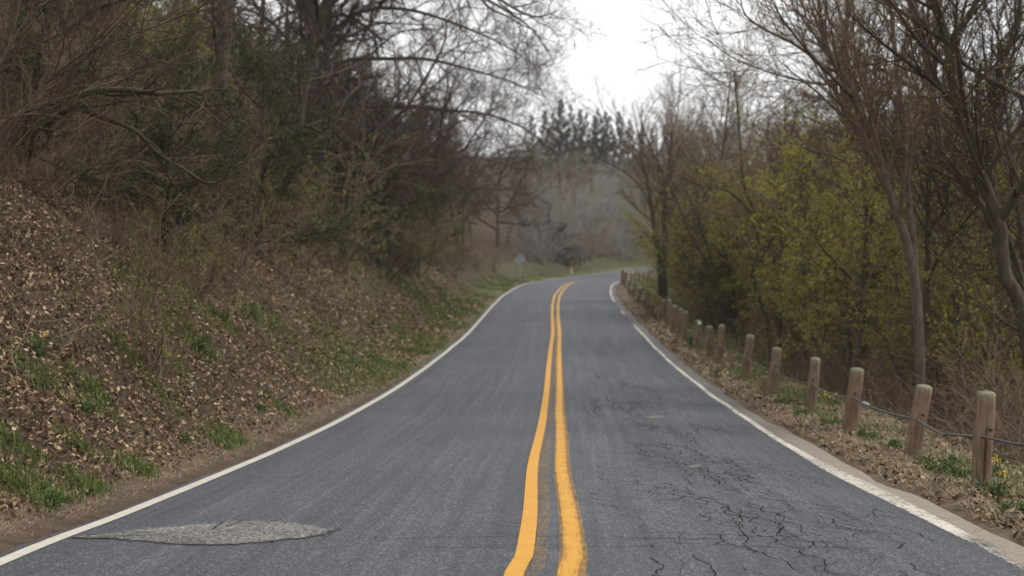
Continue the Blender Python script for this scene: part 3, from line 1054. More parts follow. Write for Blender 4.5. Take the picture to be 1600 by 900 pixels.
hero('bare_tree', 'slanting dark limbed tree arching out of the thicket at the right edge', [
    ([(1640, GY_(1640, 25) + 5, 25), (1600, 460, 25), (1560, 330, 25), (1543, 220, 25), (1560, 120, 25), (1590, 20, 25), (1600, -60, 25)], 0.07, 0.03),
    ([(1560, 340, 25), (1500, 285, 24.5), (1450, 262, 24), (1400, 235, 24)], 0.03, 0.008),
    ([(1552, 180, 25), (1580, 90, 25), (1596, 20, 25)], 0.03, 0.012),
], 11, 0.55, 0.45, 17, M_BARK_DARK, M_TWIG_DARK, buds=0.6, group=HR, maxl=2.2)

# ------------------------------------------------------------------ hero trees on the left bank
HL = 'bare trees on the left bank'
OY = 56
hero('oak_tree', 'large crooked oak spreading bare drooping limbs over the left lane', [
    ([(470, GY_(470, OY) + 8, OY), (478, 150, OY), (490, 60, OY), (520, -30, OY), (560, -130, OY)], 0.28, 0.13),
    ([(482, 120, OY), (540, 95, OY + 1), (610, 92, OY + 2), (670, 93, OY + 3), (740, 110, OY + 4), (800, 128, OY + 5), (852, 150, OY + 6)], 0.11, 0.02),
    ([(478, 170, OY), (550, 165, OY + 2), (650, 168, OY + 4), (700, 172, OY + 5), (760, 178, OY + 6), (820, 200, OY + 7), (850, 225, OY + 8), (868, 240, OY + 8)], 0.1, 0.015),
    ([(488, 80, OY), (560, 20, OY + 1), (640, 15, OY + 2), (720, 40, OY + 2), (790, 70, OY + 3), (850, 110, OY + 4)], 0.1, 0.018),
    ([(500, 20, OY), (600, -50, OY), (700, -30, OY), (780, 10, OY), (830, 45, OY), (862, 90, OY + 1)], 0.1, 0.018),
    ([(560, 160, OY), (620, 225, OY - 1), (690, 245, OY - 1), (760, 250, OY), (815, 265, OY + 1)], 0.05, 0.012),
    ([(485, 110, OY), (440, 50, OY - 1), (400, 20, OY - 2), (350, 10, OY - 3), (300, 30, OY - 3)], 0.08, 0.02),
], 22, 0.95, 0.5, 21, M_BARK_DARK, M_TWIG_DARK, group=HL, wander=0.2, up=0.01, maxl=3.6, dens=1.3, dead=0.12, t0=0.12)
hero('oak_tree', 'overhead tree whose bare limb tips hang in at the top of the sky', [
    ([(330, GY_(330, 34) + 6, 34), (345, 160, 34), (350, 60, 34), (380, -80, 34), (420, -160, 34)], 0.2, 0.1),
    ([(365, -40, 34), (480, -110, 34), (600, -100, 34), (700, -60, 34), (762, -15, 33.6), (800, 12, 33.4), (835, 26, 33.2), (868, 16, 33)], 0.08, 0.012),
    ([(700, -60, 34), (745, -10, 33.5), (765, 12, 33.2), (790, 24, 33), (815, 38, 33), (838, 48, 33)], 0.04, 0.01),
], 9, 0.8, 0.28, 22, M_BARK_GREY, M_TWIG_DARK, group=HL, wander=0.2, maxl=1.5, dens=0.9, t0=0.35)
SB = 'saplings leaning at the left edge'
hero('bare_sapling', 'long pale arching sapling leaning across the upper left of the bank', [
    ([(-70, 420, 17), (-25, 290, 17), (0, 235, 17), (67, 133, 17), (130, 85, 17), (200, 57, 17), (290, 24, 17), (360, 2, 17)], 0.025, 0.007),
    ([(67, 133, 17), (78, 90, 17), (100, 30, 17), (118, -40, 17)], 0.014, 0.006),
    ([(40, 175, 17), (75, 160, 16.8), (150, 105, 16.5), (235, 65, 16.3)], 0.014, 0.004),
], 12, 0.7, 0.38, 31, M_BARK_GREY, M_TWIG_DARK, group=SB, maxl=1.4, dens=0.55)
hero('bare_sapling', 'dark crooked tree with a bare zigzag limb low on the upper left bank', [
    ([(-30, 330, 20), (20, 215, 20), (60, 200, 20), (115, 163, 20), (140, 142, 20), (200, 140, 20), (250, 145, 20), (310, 142, 20), (318, 158, 20), (330, 172, 20)], 0.075, 0.012),
    ([(113, 165, 20), (150, 180, 20), (210, 203, 20), (245, 238, 20), (290, 265, 20), (325, 286, 20), (355, 276, 20), (388, 262, 20)], 0.04, 0.01),
    ([(310, 142, 20), (322, 115, 20), (345, 85, 20), (358, 60, 20), (357, 10, 20)], 0.018, 0.008),
], 11, 0.8, 0.4, 32, M_BARK_DARK, M_TWIG_DARK, group=SB, maxl=1.2, dens=0.6, wander=0.15)
hero('bare_sapling', 'straight tan sapling crossing the top left corner', [
    ([(-60, 320, 15), (-30, 200, 15), (0, 100, 15), (35, 40, 15), (62, 0, 15), (90, -50, 15)], 0.021, 0.008),
    ([(10, 85, 15), (30, 10, 15), (35, -50, 15)], 0.012, 0.006),
], 10, 0.7, 0.4, 33, M_BARK_GREY, M_TWIG_DARK, group=SB, maxl=1.2, dens=0.5)
hero('bare_tree', 'pale straight trunk rising behind the oak on the left ridge', [
    ([(505, GY_(505, 58) + 4, 58), (508, 130, 58), (512, 60, 58), (515, 0, 58), (520, -80, 58)], 0.2, 0.1),
    ([(488, GY_(488, 60) + 4, 60), (492, 130, 60), (495, 40, 60), (492, -40, 60)], 0.15, 0.08),
], 14, 0.8, 0.3, 34, M_BARK_PALE, M_TWIG, group=HL, maxl=3.0, t0=0.3)
hero('bare_tree', 'open-branched dark tree fanning low over the verge before the road sign', [
    ([(722, GY_(722, 96) + 2, 96), (726, 310, 96), (735, 270, 96), (748, 235, 96), (765, 205, 96)], 0.12, 0.04),
    ([(724, 320, 96), (750, 270, 96), (778, 245, 96), (810, 235, 96), (840, 238, 96)], 0.07, 0.02),
    ([(723, 325, 96), (705, 270, 96), (690, 225, 96), (680, 180, 96)], 0.07, 0.02),
    ([(728, 305, 96), (760, 290, 95), (790, 292, 94), (815, 305, 94)], 0.045, 0.015),
], 13, 0.9, 0.5, 35, M_BARK_DARK, M_TWIG, group=HL, maxl=3.0, wander=0.18)

# ------------------------------------------------------------------ woods: kinds, then copies
SLIM = [make_tree(101, 15, 0.15, 'slim'), make_tree(102, 14, 0.13, 'slim', buds=0.25), make_tree(103, 16, 0.17, 'slim', twig=M_TWIG_GREY)]
VASE = [make_tree(111, 14, 0.2, 'vase'), make_tree(112, 13, 0.18, 'vase', buds=0.3, twig=M_TWIG_GREY)]
OAK = [make_tree(121, 13, 0.24, 'oak', bark=M_BARK_DARK, twig=M_TWIG_DARK), make_tree(122, 12, 0.22, 'oak', dead=0.25, twig=M_TWIG_DARK)]
UNDER = [make_tree(131, 8.5, 0.055, 'under', buds=2.6), make_tree(132, 7.5, 0.05, 'under', buds=4.2)]
SHRUB = [make_shrub(141, 2.3, 18), make_shrub(142, 1.9, 20, twig=M_TWIG_DARK), make_shrub(143, 2.8, 13, twig=M_STEM_TAN)]
GSHRUB = [make_shrub(151, 2.4, 16, 3.4), make_shrub(152, 1.9, 16, 4.4)]
POLE = [make_tree(106, 12, 0.12, 'slim', bark=M_BARK_DARK, twig=M_TWIG_DARK, buds=0.12), make_tree(107, 11, 0.1, 'under', bark=M_BARK_DARK, twig=M_TWIG_DARK, buds=0.2)]
HILL = [make_tree(113, 13, 0.18, 'vase', twig=M_TWIG_HAZED), make_tree(108, 15, 0.15, 'slim', buds=0.9, twig=M_TWIG_HAZED), make_tree(109, 14, 0.15, 'slim', twig=M_TWIG)]
BSHRUB = [make_shrub(153, 2.6, 16, 3.6, lsize=0.04, lmat=M_BUDS)]
GREY_SHRUB = [make_shrub(144, 2.6, 20, twig=M_TWIG_HAZED), make_shrub(145, 2.2, 24, twig=M_TWIG_GREY)]
THICK = [make_shrub(161, 3.2, 26, twig=M_TWIG, lean=0.35), make_shrub(162, 2.8, 24, twig=M_STEM_TAN, lean=0.6, droop=-0.1)]
CEDAR = [make_cedar(171, 6.0, 2.6), make_cedar(172, 5.0, 1.5)]
PINE = [make_pine(181, 15, 4.4), make_pine(182, 13, 3.6)]


RIGHT_MARKS = [(985, 'the far posts at the bend'), (1060, 'the twin-trunked tree'), (1130, 'the reflector post'), (1200, 'the crooked dark sapling'),
               (1290, 'the vine-wrapped straight tree'), (1380, 'the arching left limb'), (1450, 'the two-stemmed grey tree'),
               (1520, 'the slender low-limbed tree'), (1700, 'the thick dark forked tree')]
LEFT_MARKS = [(90, 'the arching pale sapling'), (220, 'the zigzag limb'), (330, 'the bright honeysuckle'), (440, 'the broad cedar'),
              (530, 'the pale straight trunk'), (610, 'the small low cedar'), (690, 'the narrow leaning cedar'), (760, 'the open-branched tree'),
              (840, 'the diamond sign'), (930, 'the grey stub posts'), (1020, 'the far end of the road'), (1700, 'the hidden road bend')]
ORD = ['leftmost'] + [w_ + ' from left' for w_ in 'second third fourth fifth sixth seventh eighth ninth tenth eleventh twelfth thirteenth fourteenth fifteenth sixteenth seventeenth eighteenth nineteenth twentieth'.split()]
PENDING = {}


def scatter(kinds, n, region, name, words, cat, group, smin, smax, seed, mind=1.5, tilt=0.06, sink=0.0, marks=None, looks=None):
    """n copies standing on the ground; each is described by its look and the landmark it stands by"""
    rr = random.Random(seed)
    pts = []
    tries = 0
    while len(pts) < n and tries < n * 60:
        tries += 1
        p = region(rr)
        if p is not None and name in ('bare_shrub', 'slope_shrub', 'low_shrub') and 340 < 800 + F * p[0] / p[1] < 470 and p[1] < 36:
            continue                                   # the broad cedar and the bright shrub stand clear here
        if p is None or any((p[0] - q[0]) ** 2 + (p[1] - q[1]) ** 2 < mind * mind for q in pts):
            continue
        pts.append(p)
    if not pts:
        return
    zz = terrain(np.array([p[0] for p in pts]), np.array([p[1] for p in pts]))[0]
    ys = sorted(p[1] for p in pts)
    for p, z in zip(pts, zz):
        s = rr.uniform(smin, smax)
        k = rr.randrange(len(kinds))
        px = 800 + F * p[0] / p[1]
        mark = next(t for m, t in (marks or LEFT_MARKS) if px <= m or m == 1700)
        tier = 'nearer' if p[1] < ys[len(ys) // 3] else ('farther' if p[1] > ys[2 * len(ys) // 3] else 'mid-distance')
        look = looks[k] if looks else ''
        lb = ' '.join((tier + ' ' + look + ' ' + words + ' near ' + mark).split())
        o = plant(kinds[k], name, lb, cat, (p[0], p[1], z - sink), rr.uniform(0, 6.28), group, s, (rr.gauss(0, tilt), rr.gauss(0, tilt)))
        PENDING.setdefault(lb, []).append((px, o))


def band(a0, a1, d0, d1, power=1.0, view=True):
    """a place between two distances from the road centre (negative = left) along the road"""
    def f(rr):
        a = a0 + (a1 - a0) * rr.random() ** power
        d = rr.uniform(d0, d1)
        i = min(max(int((a + S0) / S_STEP), 0), len(ARC) - 1)
        x, y = C3[i, :2] + N2[i] * d
        if view and (y < 4 or abs(x / y) > 0.44):
            return None
        dd = lateral(x, y)[0][0]
        if abs(dd) < min(abs(d0), abs(d1)) * 0.9:
            return None
        return x, y
    return f


def wedge(p0, p1, y0, y1, side, dmin, dmax, power=1.0):
    """a place between two picture columns and two distances, dmin..dmax from the road centre on one side"""
    def f(rr):
        y = y0 + (y1 - y0) * rr.random() ** power
        x = (rr.uniform(p0, p1) - 800) / F * y
        d = lateral(x, y)[0][0] * side
        return (x, y) if dmin < d < dmax else None
    return f


R_ = RIGHT_MARKS
LK_SH = ['brown', 'dark', 'tan']
# left: thicket along the top of the cut bank
scatter(SHRUB, 75, band(24, 100, -9.0, -6.9, 0.9), 'low_shrub', 'low bank shrub', 'shrub', 'low brown shrubs on the left bank', 0.3, 0.6, 21, 0.5, looks=LK_SH)
scatter(SHRUB, 150, band(26, 100, -15, -8.4, 0.9), 'bare_shrub', 'upper bank shrub', 'shrub', 'brown shrubs on the left bank', 0.7, 1.15, 1, 0.7, looks=LK_SH)
scatter(SHRUB[1:2] + SHRUB, 60, band(16, 40, -17, -8.2, 1.0), 'slope_shrub', 'shaded slope shrub', 'shrub', 'dark shrubs on the upper left slope', 0.5, 0.9, 2, 0.8, looks=['low dark'] + LK_SH)
scatter(SHRUB, 34, band(62, 98, -11, -5.8), 'bare_shrub', 'bank-foot shrub', 'shrub', 'shrubs before the bend', 0.5, 0.9, 3, 0.9, looks=LK_SH)
scatter(OAK + SLIM, 62, band(34, 130, -40, -10.5, 1.0), 'bare_tree', 'ridge tree', 'tree', 'trees on the left ridge', 0.7, 1.05, 4, 2.0,
        looks=['crooked dark', 'spreading leaf-clad', 'slim', 'slim budding', 'tall grey'])
scatter(OAK, 12, band(52, 105, -13, -7.5), 'bare_tree', 'overhanging oak', 'tree', 'oaks overhanging the left bank', 0.55, 0.8, 14, 3.0,
        looks=['crooked dark', 'spreading leaf-clad'])
scatter(UNDER[:1] + OAK[1:], 26, band(22, 60, -22, -10), 'bare_tree', 'small brush tree', 'tree', 'small trees on the left slope', 0.5, 0.8, 5, 1.6,
        looks=['budding', 'leaf-clad'])
scatter(SHRUB, 30, band(15, 27, -7.6, -5.7), 'wiry_shrub', 'wiry shrub in the litter', 'shrub', 'wiry shrubs in the leaf litter', 0.2, 0.42, 23, 0.4, looks=LK_SH)
scatter(SHRUB[1:2] + THICK, 42, band(14, 28, -10.5, -6.9), 'tangled_shrub', 'tangled shrub above the litter', 'shrub', 'tangled shrubs above the leaf litter', 0.45, 0.8, 15, 0.55,
        looks=['low', 'dark', 'brown'])
# far hillside round the bend
scatter(HILL, 135, wedge(810, 1060, 126, 215, -1, 10, 90), 'hillside_tree', 'hillside tree', 'tree', 'trees on the far hillside', 0.36, 0.62, 6, 1.7,
        looks=['fanning grey', 'slim budding', 'slim grey'])
scatter(SLIM[1:] + VASE, 150, wedge(1060, 1620, 140, 330, -1, 10, 120), 'hillside_tree', 'distant hill tree', 'tree', 'trees on the distant hill at right', 0.55, 0.95, 16, 2.6,
        marks=R_, looks=['slim budding', 'tall grey', 'fanning', 'fanning grey'])
scatter(GREY_SHRUB, 90, wedge(820, 1060, 114, 190, -1, 6.9, 40, 0.9), 'hillside_shrub', 'hill-foot shrub', 'shrub', 'shrubs beyond the bend', 1.0, 2.0, 7, 1.3,
        looks=['grey', 'pale bushy'])
scatter(BSHRUB + GSHRUB, 22, wedge(820, 1050, 114, 185, -1, 7.2, 25), 'green_shrub', 'leafing hill-foot shrub', 'shrub', 'green shrubs beyond the bend', 0.8, 1.5, 8, 2,
        looks=['yellowish', 'green', 'deep green'])
# right: valley woods
scatter(UNDER[:1], 9, wedge(1400, 1620, 26, 60, 1, 8, 24), 'budding_tree', 'budding thin tree', 'tree', 'budding trees at the right', 0.6, 0.9, 20, 2.0,
        marks=R_, looks=['sparse'])
scatter(SLIM + VASE, 85, band(22, 190, 9, 60), 'bare_tree', 'valley tree', 'tree', 'trees in the right valley', 0.6, 1.0, 9, 2.2,
        marks=R_, looks=['slim', 'slim budding', 'tall grey', 'fanning', 'fanning grey'])
scatter(POLE, 46, band(22, 80, 6.4, 17), 'pole_tree', 'pole tree', 'tree', 'dark pole trees behind the posts', 0.6, 1.0, 19, 1.2,
        marks=R_, looks=['dark straight', 'dark forked'])
scatter(SLIM[:2], 50, band(24, 85, 12, 32), 'thin_tree', 'thin tree', 'tree', 'thin trees deeper in the right woods', 0.45, 0.8, 22, 1.3,
        marks=R_, looks=['bare', 'budding'])
scatter(UNDER, 29, wedge(1045, 1410, 36, 95, 1, 7.0, 24), 'budding_tree', 'budding thin tree', 'tree', 'budding trees behind the posts', 0.85, 1.3, 10, 1.5,
        marks=R_, looks=['sparse', 'leafy'])
scatter(THICK, 78, band(11, 70, 7.0, 16, 1.2), 'bare_thicket_shrub', 'tangled bush', 'shrub', 'thicket behind the posts', 0.5, 0.95, 11, 0.8,
        marks=R_, looks=['dark', 'brown'])
scatter(BSHRUB, 12, band(28, 100, 6.0, 15), 'budding_shrub', 'yellow-green shrub', 'shrub', 'budding shrubs behind the posts', 0.7, 1.2, 12, 1.1, marks=R_)
scatter(THICK, 70, band(50, 150, 7, 30), 'bare_thicket_shrub', 'deep woods bush', 'shrub', 'thicket in the far right woods', 0.8, 1.5, 13, 1.4,
        marks=R_, looks=['dark', 'brown'])
for lb, items in PENDING.items():
    if 1 < len(items) <= 14:
        items.sort(key=lambda t: t[0])
        for k, (px, o) in enumerate(items):
            o['label'] = (ORD[k] if k < len(items) - 1 else 'rightmost') + ' ' + lb


def ground_hit(px, py, y0=6.0):
    ys = np.linspace(y0, 170, 3000)
    xs = (px - 800) / F * ys
    zs = CAM_Z + (450 - py) / F * ys
    g = terrain(xs, ys)[0]
    hit = np.where(zs <= g)[0]
    k = hit[0] if len(hit) else np.argmin(zs - g)
    return float(xs[k]), float(ys[k]), float(g[k])


def single(parts, name, label, cat, px, py, hpx, Hm, group=None, rz=0.0, wide=1.0):
    """one plant rooted on the bank at a picture position, about hpx picture rows tall"""
    x, y, z = ground_hit(px, py)
    s = hpx / F * y / Hm
    return plant(parts, name, label, cat, (x, y, z - 0.05), rz, group, (s * wide, s * wide, s))


CG = 'dark cedars on the left bank'


def standing(parts, name, label, cat, px, Y, ptop, Hm, group, rz, wide, lean=0.0):
    x = (px - 800) / F * Y
    z = gz(x, Y)
    s = (at(px, ptop, Y)[2] - z) / Hm
    return plant(parts, name, label, cat, (x, Y, z - 0.05), rz, group, (s * wide, s * wide, s), (0.0, lean))


for q, px, Y, top, w_, lb in ((0, 402, 34, 72, 1.1, 'broad dark green cedar high on the left bank under the oak'),
                            (1, 658, 82, 172, 1.2, 'narrow dark cedar on the bank left of the open-branched tree'),
                            (1, 568, 57, 205, 1.15, 'small dark cedar low on the bank among brown brush'),
                            (0, 245, 23, 60, 1.2, 'dim cedar in deep shade at the upper left behind the zigzag limb'),
                            (0, 40, 19.5, -40, 1.0, 'dark cedar in the top left corner behind the tan sapling'),
                                                                                    (1, 878, 135, 350, 1.7, 'dark rounded cedar at the foot of the hillside beyond the sign')):
    standing(CEDAR[q], 'cedar_tree', lb, 'tree', px, Y, top, 6.0 if q == 0 else 5.0, CG, px * 0.31, w_, 0.12)
LG = 'leafy green shrubs on the left bank'
for k, (px, Y, top, lb) in enumerate([
        (368, 28.5, 198, 'bright green honeysuckle shrub below the broad cedar'),
        (255, 20, 282, 'bright green shrub at mid bank below the zigzag limb'),
        (312, 23.5, 290, 'yellow-green shrub right of the zigzag limb tip'),
        (235, 16.5, 358, 'small low green shrub on the leaf litter at mid bank'),
        (475, 39, 178, 'green shrub right of the broad cedar'),
        (525, 45, 192, 'olive green shrub under the middle of the spreading oak'),
        (605, 57, 238, 'dull green shrub beside the small low cedar'),
        (640, 66, 262, 'green shrub at the foot of the narrow cedar'),
        (690, 77, 288, 'green shrub below the open-branched tree'),
        (425, 34, 203, 'pale green shrub behind the bright honeysuckle'),
        (770, 102, 368, 'green shrub on the bank just left of the road sign')]):
    standing(GSHRUB[k % 2], 'green_shrub', lb, 'shrub', px, Y, top, 2.6 if k % 2 == 0 else 2.1, LG, k * 1.3, 1.0)
for px, Y, s_, q, lb in ((655, 52, 0.92, 0, 'big crooked oak leaning out behind the spreading oak'), (700, 64, 1.0, 1, 'big oak with a few dead leaves right of the narrow leaning cedar'),
                        (735, 82, 1.0, 0, 'dark oak behind the open-branched tree'), (590, 46, 0.8, 0, 'dense crooked oak above the small low cedar'), (775, 98, 1.0, 1, 'oak on the bank just left of the diamond sign')):
    x = (px - 800) / F * Y - 2.5
    plant(OAK[q], 'oak_tree', lb, 'tree', (x, Y, gz(x, Y) - 0.1), px * 1.1, 'oaks over the left bank', s_, (0.0, 0.16))
# pines on the skyline
PX = [(850, 168, 212), (878, 150, 214), (893, 158, 218), (915, 172, 222), (935, 165, 224), (952, 176, 226), (968, 170, 226), (984, 182, 228), (1003, 192, 230),
      (862, 172, 220), (905, 166, 228), (945, 170, 236), (1018, 196, 236), (1040, 190, 240), (1075, 196, 244), (1110, 200, 246), (930, 176, 238), (832, 175, 205)]
for k, (px, py, Y) in enumerate(sorted(PX)):
    x = (px - 800) / F * Y
    z = gz(x, Y)
    top = at(px, py, Y)[2]
    h = max(top - z, 3.0)
    s = h / (15 if k % 2 == 0 else 13)
    plant(PINE[k % 2], 'pine_tree', 'dark blue-green pine on the far skyline, ' + ORD[k], 'tree', (x, Y, z - 0.2), k * 1.7, 'pines on the skyline', (max(s * 0.62, 0.42), max(s * 0.62, 0.42), s))
# round bare crown standing above the skyline
x = (1045 - 800) / F * 125
zt = at(1045, 95, 125)[2]
zb = gz(x, 125)
plant(VASE[0], 'bare_tree', 'tall round-crowned bare tree standing alone above the budding woods', 'tree', (x, 125, zb), 0.6, None, (zt - zb) / 14.5)
x = (1100 - 800) / F * 118
zb = gz(x, 118)
plant(VASE[1], 'bare_tree', 'bare tree with a rounded crown just right of the tallest round crown', 'tree', (x, 118, zb), 1.6, None, (at(1100, 120, 118)[2] - zb) / 13.5)

# ------------------------------------------------------------------ guard posts and cable
def wood_mat():
    m, n, b = mat('weathered_post_wood')
    t = node(n, 'ShaderNodeTexCoord')
    P = t.outputs['Object']
    f = noise(n, scaled(n, P, (26, 26, 1.6)), 2.0, 6, 0.7)
    f2 = noise(n, P, 4.0, 3)
    c = ramp(n, f, [(0.28, (0.1, 0.068, 0.045)), (0.5, (0.225, 0.158, 0.108)), (0.75, (0.36, 0.28, 0.21))]).outputs['Color']
    c = mixc(n, 1.0, c, ramp(n, f2, [(0.3, (0.7, 0.66, 0.62)), (0.7, (1.1, 1.1, 1.1))]).outputs['Color'], 'MULTIPLY')
    sep = node(n, 'ShaderNodeSeparateXYZ')
    n.links.new(P, sep.inputs[0])
    top = ramp(n, mth(n, 'ADD', sep.outputs[2], mth(n, 'MULTIPLY', f2, 0.1)), [(0.86, (0, 0, 0)), (0.9, (1, 1, 1))]).outputs['Color']
    moss = ramp(n, noise(n, P, 25, 3), [(0.3, (0.13, 0.135, 0.075)), (0.7, (0.27, 0.27, 0.19))]).outputs['Color']
    c = mixc(n, mth(n, 'MULTIPLY', top, 0.8), c, moss)
    n.links.new(c, b.inputs['Base Color'])
    b.inputs['Roughness'].default_value = 0.9
    b.inputs['Specular IOR Level'].default_value = 0.15
    bump(n, b, f, 0.7, 0.006)
    return m


M_WOOD = wood_mat()
M_IRON, _n, _b = mat('rusty_iron')
_b.inputs['Base Color'].default_value = (0.06, 0.04, 0.03, 1)
_b.inputs['Roughness'].default_value = 0.8
M_CABLE, _n, _b = mat('dark_wire_rope')
_b.inputs['Base Color'].default_value = (0.09, 0.09, 0.095, 1)
_b.inputs['Metallic'].default_value = 0.6
_b.inputs['Roughness'].default_value = 0.55
M_CLAMP, _n, _b = mat('galvanised_steel')
_b.inputs['Base Color'].default_value = (0.36, 0.37, 0.38, 1)
_b.inputs['Metallic'].default_value = 0.5
_b.inputs['Roughness'].default_value = 0.55
M_REFL, _n, _b = mat('white_reflector')
_b.inputs['Base Color'].default_value = (0.8, 0.8, 0.78, 1)
_b.inputs['Roughness'].default_value = 0.35


def post_mesh(seed, split=False, S=28):
    rng = np.random.default_rng(seed)
    hs = [-0.3, 0.0, 0.15, 0.3, 0.45, 0.6, 0.75, 0.84, 0.868, 0.886, 0.897]
    rs = [1.03, 1.02, 1.01, 1.0, 1.0, 0.985, 0.98, 0.975, 0.92, 0.72, 0.38]
    th = np.arange(S) * 2 * pi / S
    lump = 1 + 0.02 * np.sin(2 * th + seed) + 0.012 * np.sin(3 * th + 2 * seed)
    V = []
    for h, r in zip(hs, rs):
        rad = 0.094 * r * lump * (1 + rng.normal(0, 0.004, S))
        # drying checks: narrow grooves down the round timber
        for a, dep, h0, h1 in ([(int(S * 0.74), 0.06, -1, 0.52), (int(S * 0.74) + 1, 0.06, -1, 0.52), (int(S * 0.74) + 2, 0.03, -1, 0.4), (int(S * 0.5), 0.012, 0.3, 0.8)] if split else [(int(S * 0.7) - seed % 4, 0.012, -1, 0.7)]):
            if h0 < h < h1:
                rad[a % S] -= dep
        V.append(np.stack([rad * np.cos(th) + 0.004 * sin(h * 5 + seed), rad * np.sin(th), np.full(S, h)], 1))
    V = np.concatenate(V)
    q = grid_faces(len(hs), S, True)
    V = np.vstack([V, [0, 0, 0.901]])
    b0 = (len(hs) - 1) * S
    j = np.arange(S)
    t3 = np.stack([b0 + j, b0 + (j + 1) % S, np.full(S, len(V) - 1)], 1)
    return mesh_np('timber', V, quads=q, tris=t3, mats=[M_WOOD])


def lathe(name, prof, S, material, axis_='z'):
    th = np.arange(S) * 2 * pi / S
    V = []
    for r, h in prof:
        p = np.stack([r * np.cos(th), r * np.sin(th), np.full(S, h)], 1)
        V.append(p if axis_ == 'z' else p[:, [0, 2, 1]] * [1, -1, 1])
    V = np.concatenate(V)
    me = mesh_np(name, V, quads=grid_faces(len(prof), S, True), mats=[material])
    return me


POST_SPLIT = post_mesh(3, True, 72)
POSTS_ME = [post_mesh(5), post_mesh(8), post_mesh(10)]
BOLT = lathe('bolt', [(0.0005, 0.125), (0.014, 0.125), (0.018, 0.115), (0.018, 0.098), (0.008, 0.096), (0.008, 0.06)], 8, M_IRON, 'y')
REFL = lathe('reflector', [(0.0005, 0.112), (0.042, 0.111), (0.046, 0.106), (0.046, 0.09)], 14, M_REFL, 'y')
# (column of base, row of base, column of top, row of top, distance or None, extra, label)
POSTS = [
    (1533, 755, 1540, 603, None, 'split', 'nearest thick guard post with a long dark split down its front'),
    (1424, 705, 1442, 586, None, '', 'second nearest guard post, leaning clearly to the right'),
    (1328, 668, 1337, 568, None, '', 'third guard post from the near end, beside the yellow flower'),
    (1266, 647, 1273, 559, None, '', 'fourth guard post from the near end of the cable fence'),
    (1206, 620, 1213, 544, None, '', 'fifth guard post from the near end, with the stub beside it'),
    (1164, 601, 1171, 529, None, '', 'sixth guard post from the near end of the cable fence'),
    (1123, 581, 1127, 518, None, '', 'guard post right of the plain post beside the reflector post'),
    (1109, 561, 1109, 510, None, '', 'upright guard post just right of the white reflector post'),
    (1088, 550, 1091, 503, None, 'refl', 'guard post with a round white reflector by the dark green clump'),
    (1069.5, 542, 1071, 496, None, '', 'guard post just left of the nearer white reflector post'),
    (1060.5, 534, 1063, 489, None, '', 'second guard post left of the nearer white reflector post'),
    (1051, 525, 1053, 481.5, None, '', 'guard post right of the pale-topped post at mid fence'),
    (1043, 521, 1045, 475.5, None, '', 'pale-topped guard post at the middle of the fence'),
    (1029, 505.5, 1036, 469.5, None, '', 'right-leaning guard post in front of the twin-trunked tree'),
    (1017, 499, 1023, 463, None, '', 'leaning guard post left of the twin-trunked tree'),
    (1011, 492, 1018, 460, None, '', 'leaning guard post in the far cluster, its right member'),
    (1005.5, 487, 1013.5, 455.5, None, '', 'strongly leaning guard post in the far cluster, its left member'),
    (997, 475, 1001.5, 447, None, 'refl', 'far guard post with a small white reflector near the bend'),
    (989, 467, 992, 443, None, '', 'guard post left of the far white reflector post'),
    (982, 457, 984, 438, 84, '', 'dark guard post second from the far corner of the fence'),
    (976.5, 452, 978, 425, 90, 'big', 'tall thick post, right one of the pair at the fence corner'),
    (972, 447, 973, 426, 95, 'big', 'tall thick post, left one of the pair at the fence corner'),
    (985.6, 435, 987, 423.5, 101, 'far', 'first small post beyond the corner pair along the bend'),
    (992.5, 434, 993.3, 422.5, 104, 'far', 'second small post beyond the corner pair along the bend'),
    (998, 433, 999, 421.5, 107, 'far', 'third small post beyond the corner pair along the bend'),
    (1005.6, 431, 1006.7, 420.5, 110, 'far', 'fourth small post beyond the corner pair along the bend'),
    (1013, 429.5, 1013.3, 419.3, 113, 'far', 'fifth small post beyond the corner pair, by the twin trunks'),
]
_y = np.linspace(9, 90, 1600)
_k = np.searchsorted(C3[:, 1], _y)
_line = C3[_k, :2] + N2[_k] * 4.12
_lpx = 800 + F * _line[:, 0] / _line[:, 1]
CABLE_PTS = []
POST_XY = []
for i, (bx, by, tx, ty, Y, ex, lb) in enumerate(POSTS):
    if Y is None:
        k = np.argmin(np.abs(_lpx - bx))
        Y = float(_line[k, 1])
    x = (bx - 800) / F * Y
    z = gz(x, Y)
    H = (by - ty) / F * Y
    if ex == 'far':
        H = 0.62
    if ex == 'big':
        H = 1.02
    H = min(max(H, 0.62), 1.05)
    lean = (tx - bx) / F * Y
    g = 'guard posts of the cable fence' if ex != 'far' else 'small posts along the bend'
    sx = {'split': 0.9, 'big': 1.25, 'far': 1.0}.get(ex, 0.9 + 0.06 * (i % 3))
    root = thing('guard_post', lb, 'post', (x, Y, z), 0, g, (sx, sx, H / 0.9))
    root.rotation_euler = (RND.gauss(0, 0.03), 1.2 * math.atan2(lean, H), RND.uniform(-0.3, 0.3) if ex != 'split' else 0.0)
    obj('timber', POST_SPLIT if ex == 'split' else POSTS_ME[i % 3], root)
    bo = obj('bolt', BOLT, root)
    bo.location = (0.03 if ex == 'split' else 0.0, 0, 0.545)
    if ex == 'refl':
        r = obj('reflector', REFL, root)
        r.location = (-0.01, 0, 0.8)
    POST_XY.append((x, Y, z))
    if ex not in ('far',):
        fr = 0.53
        CABLE_PTS.append((x + lean * fr - 0.04, Y - 0.12, z + H * fr))

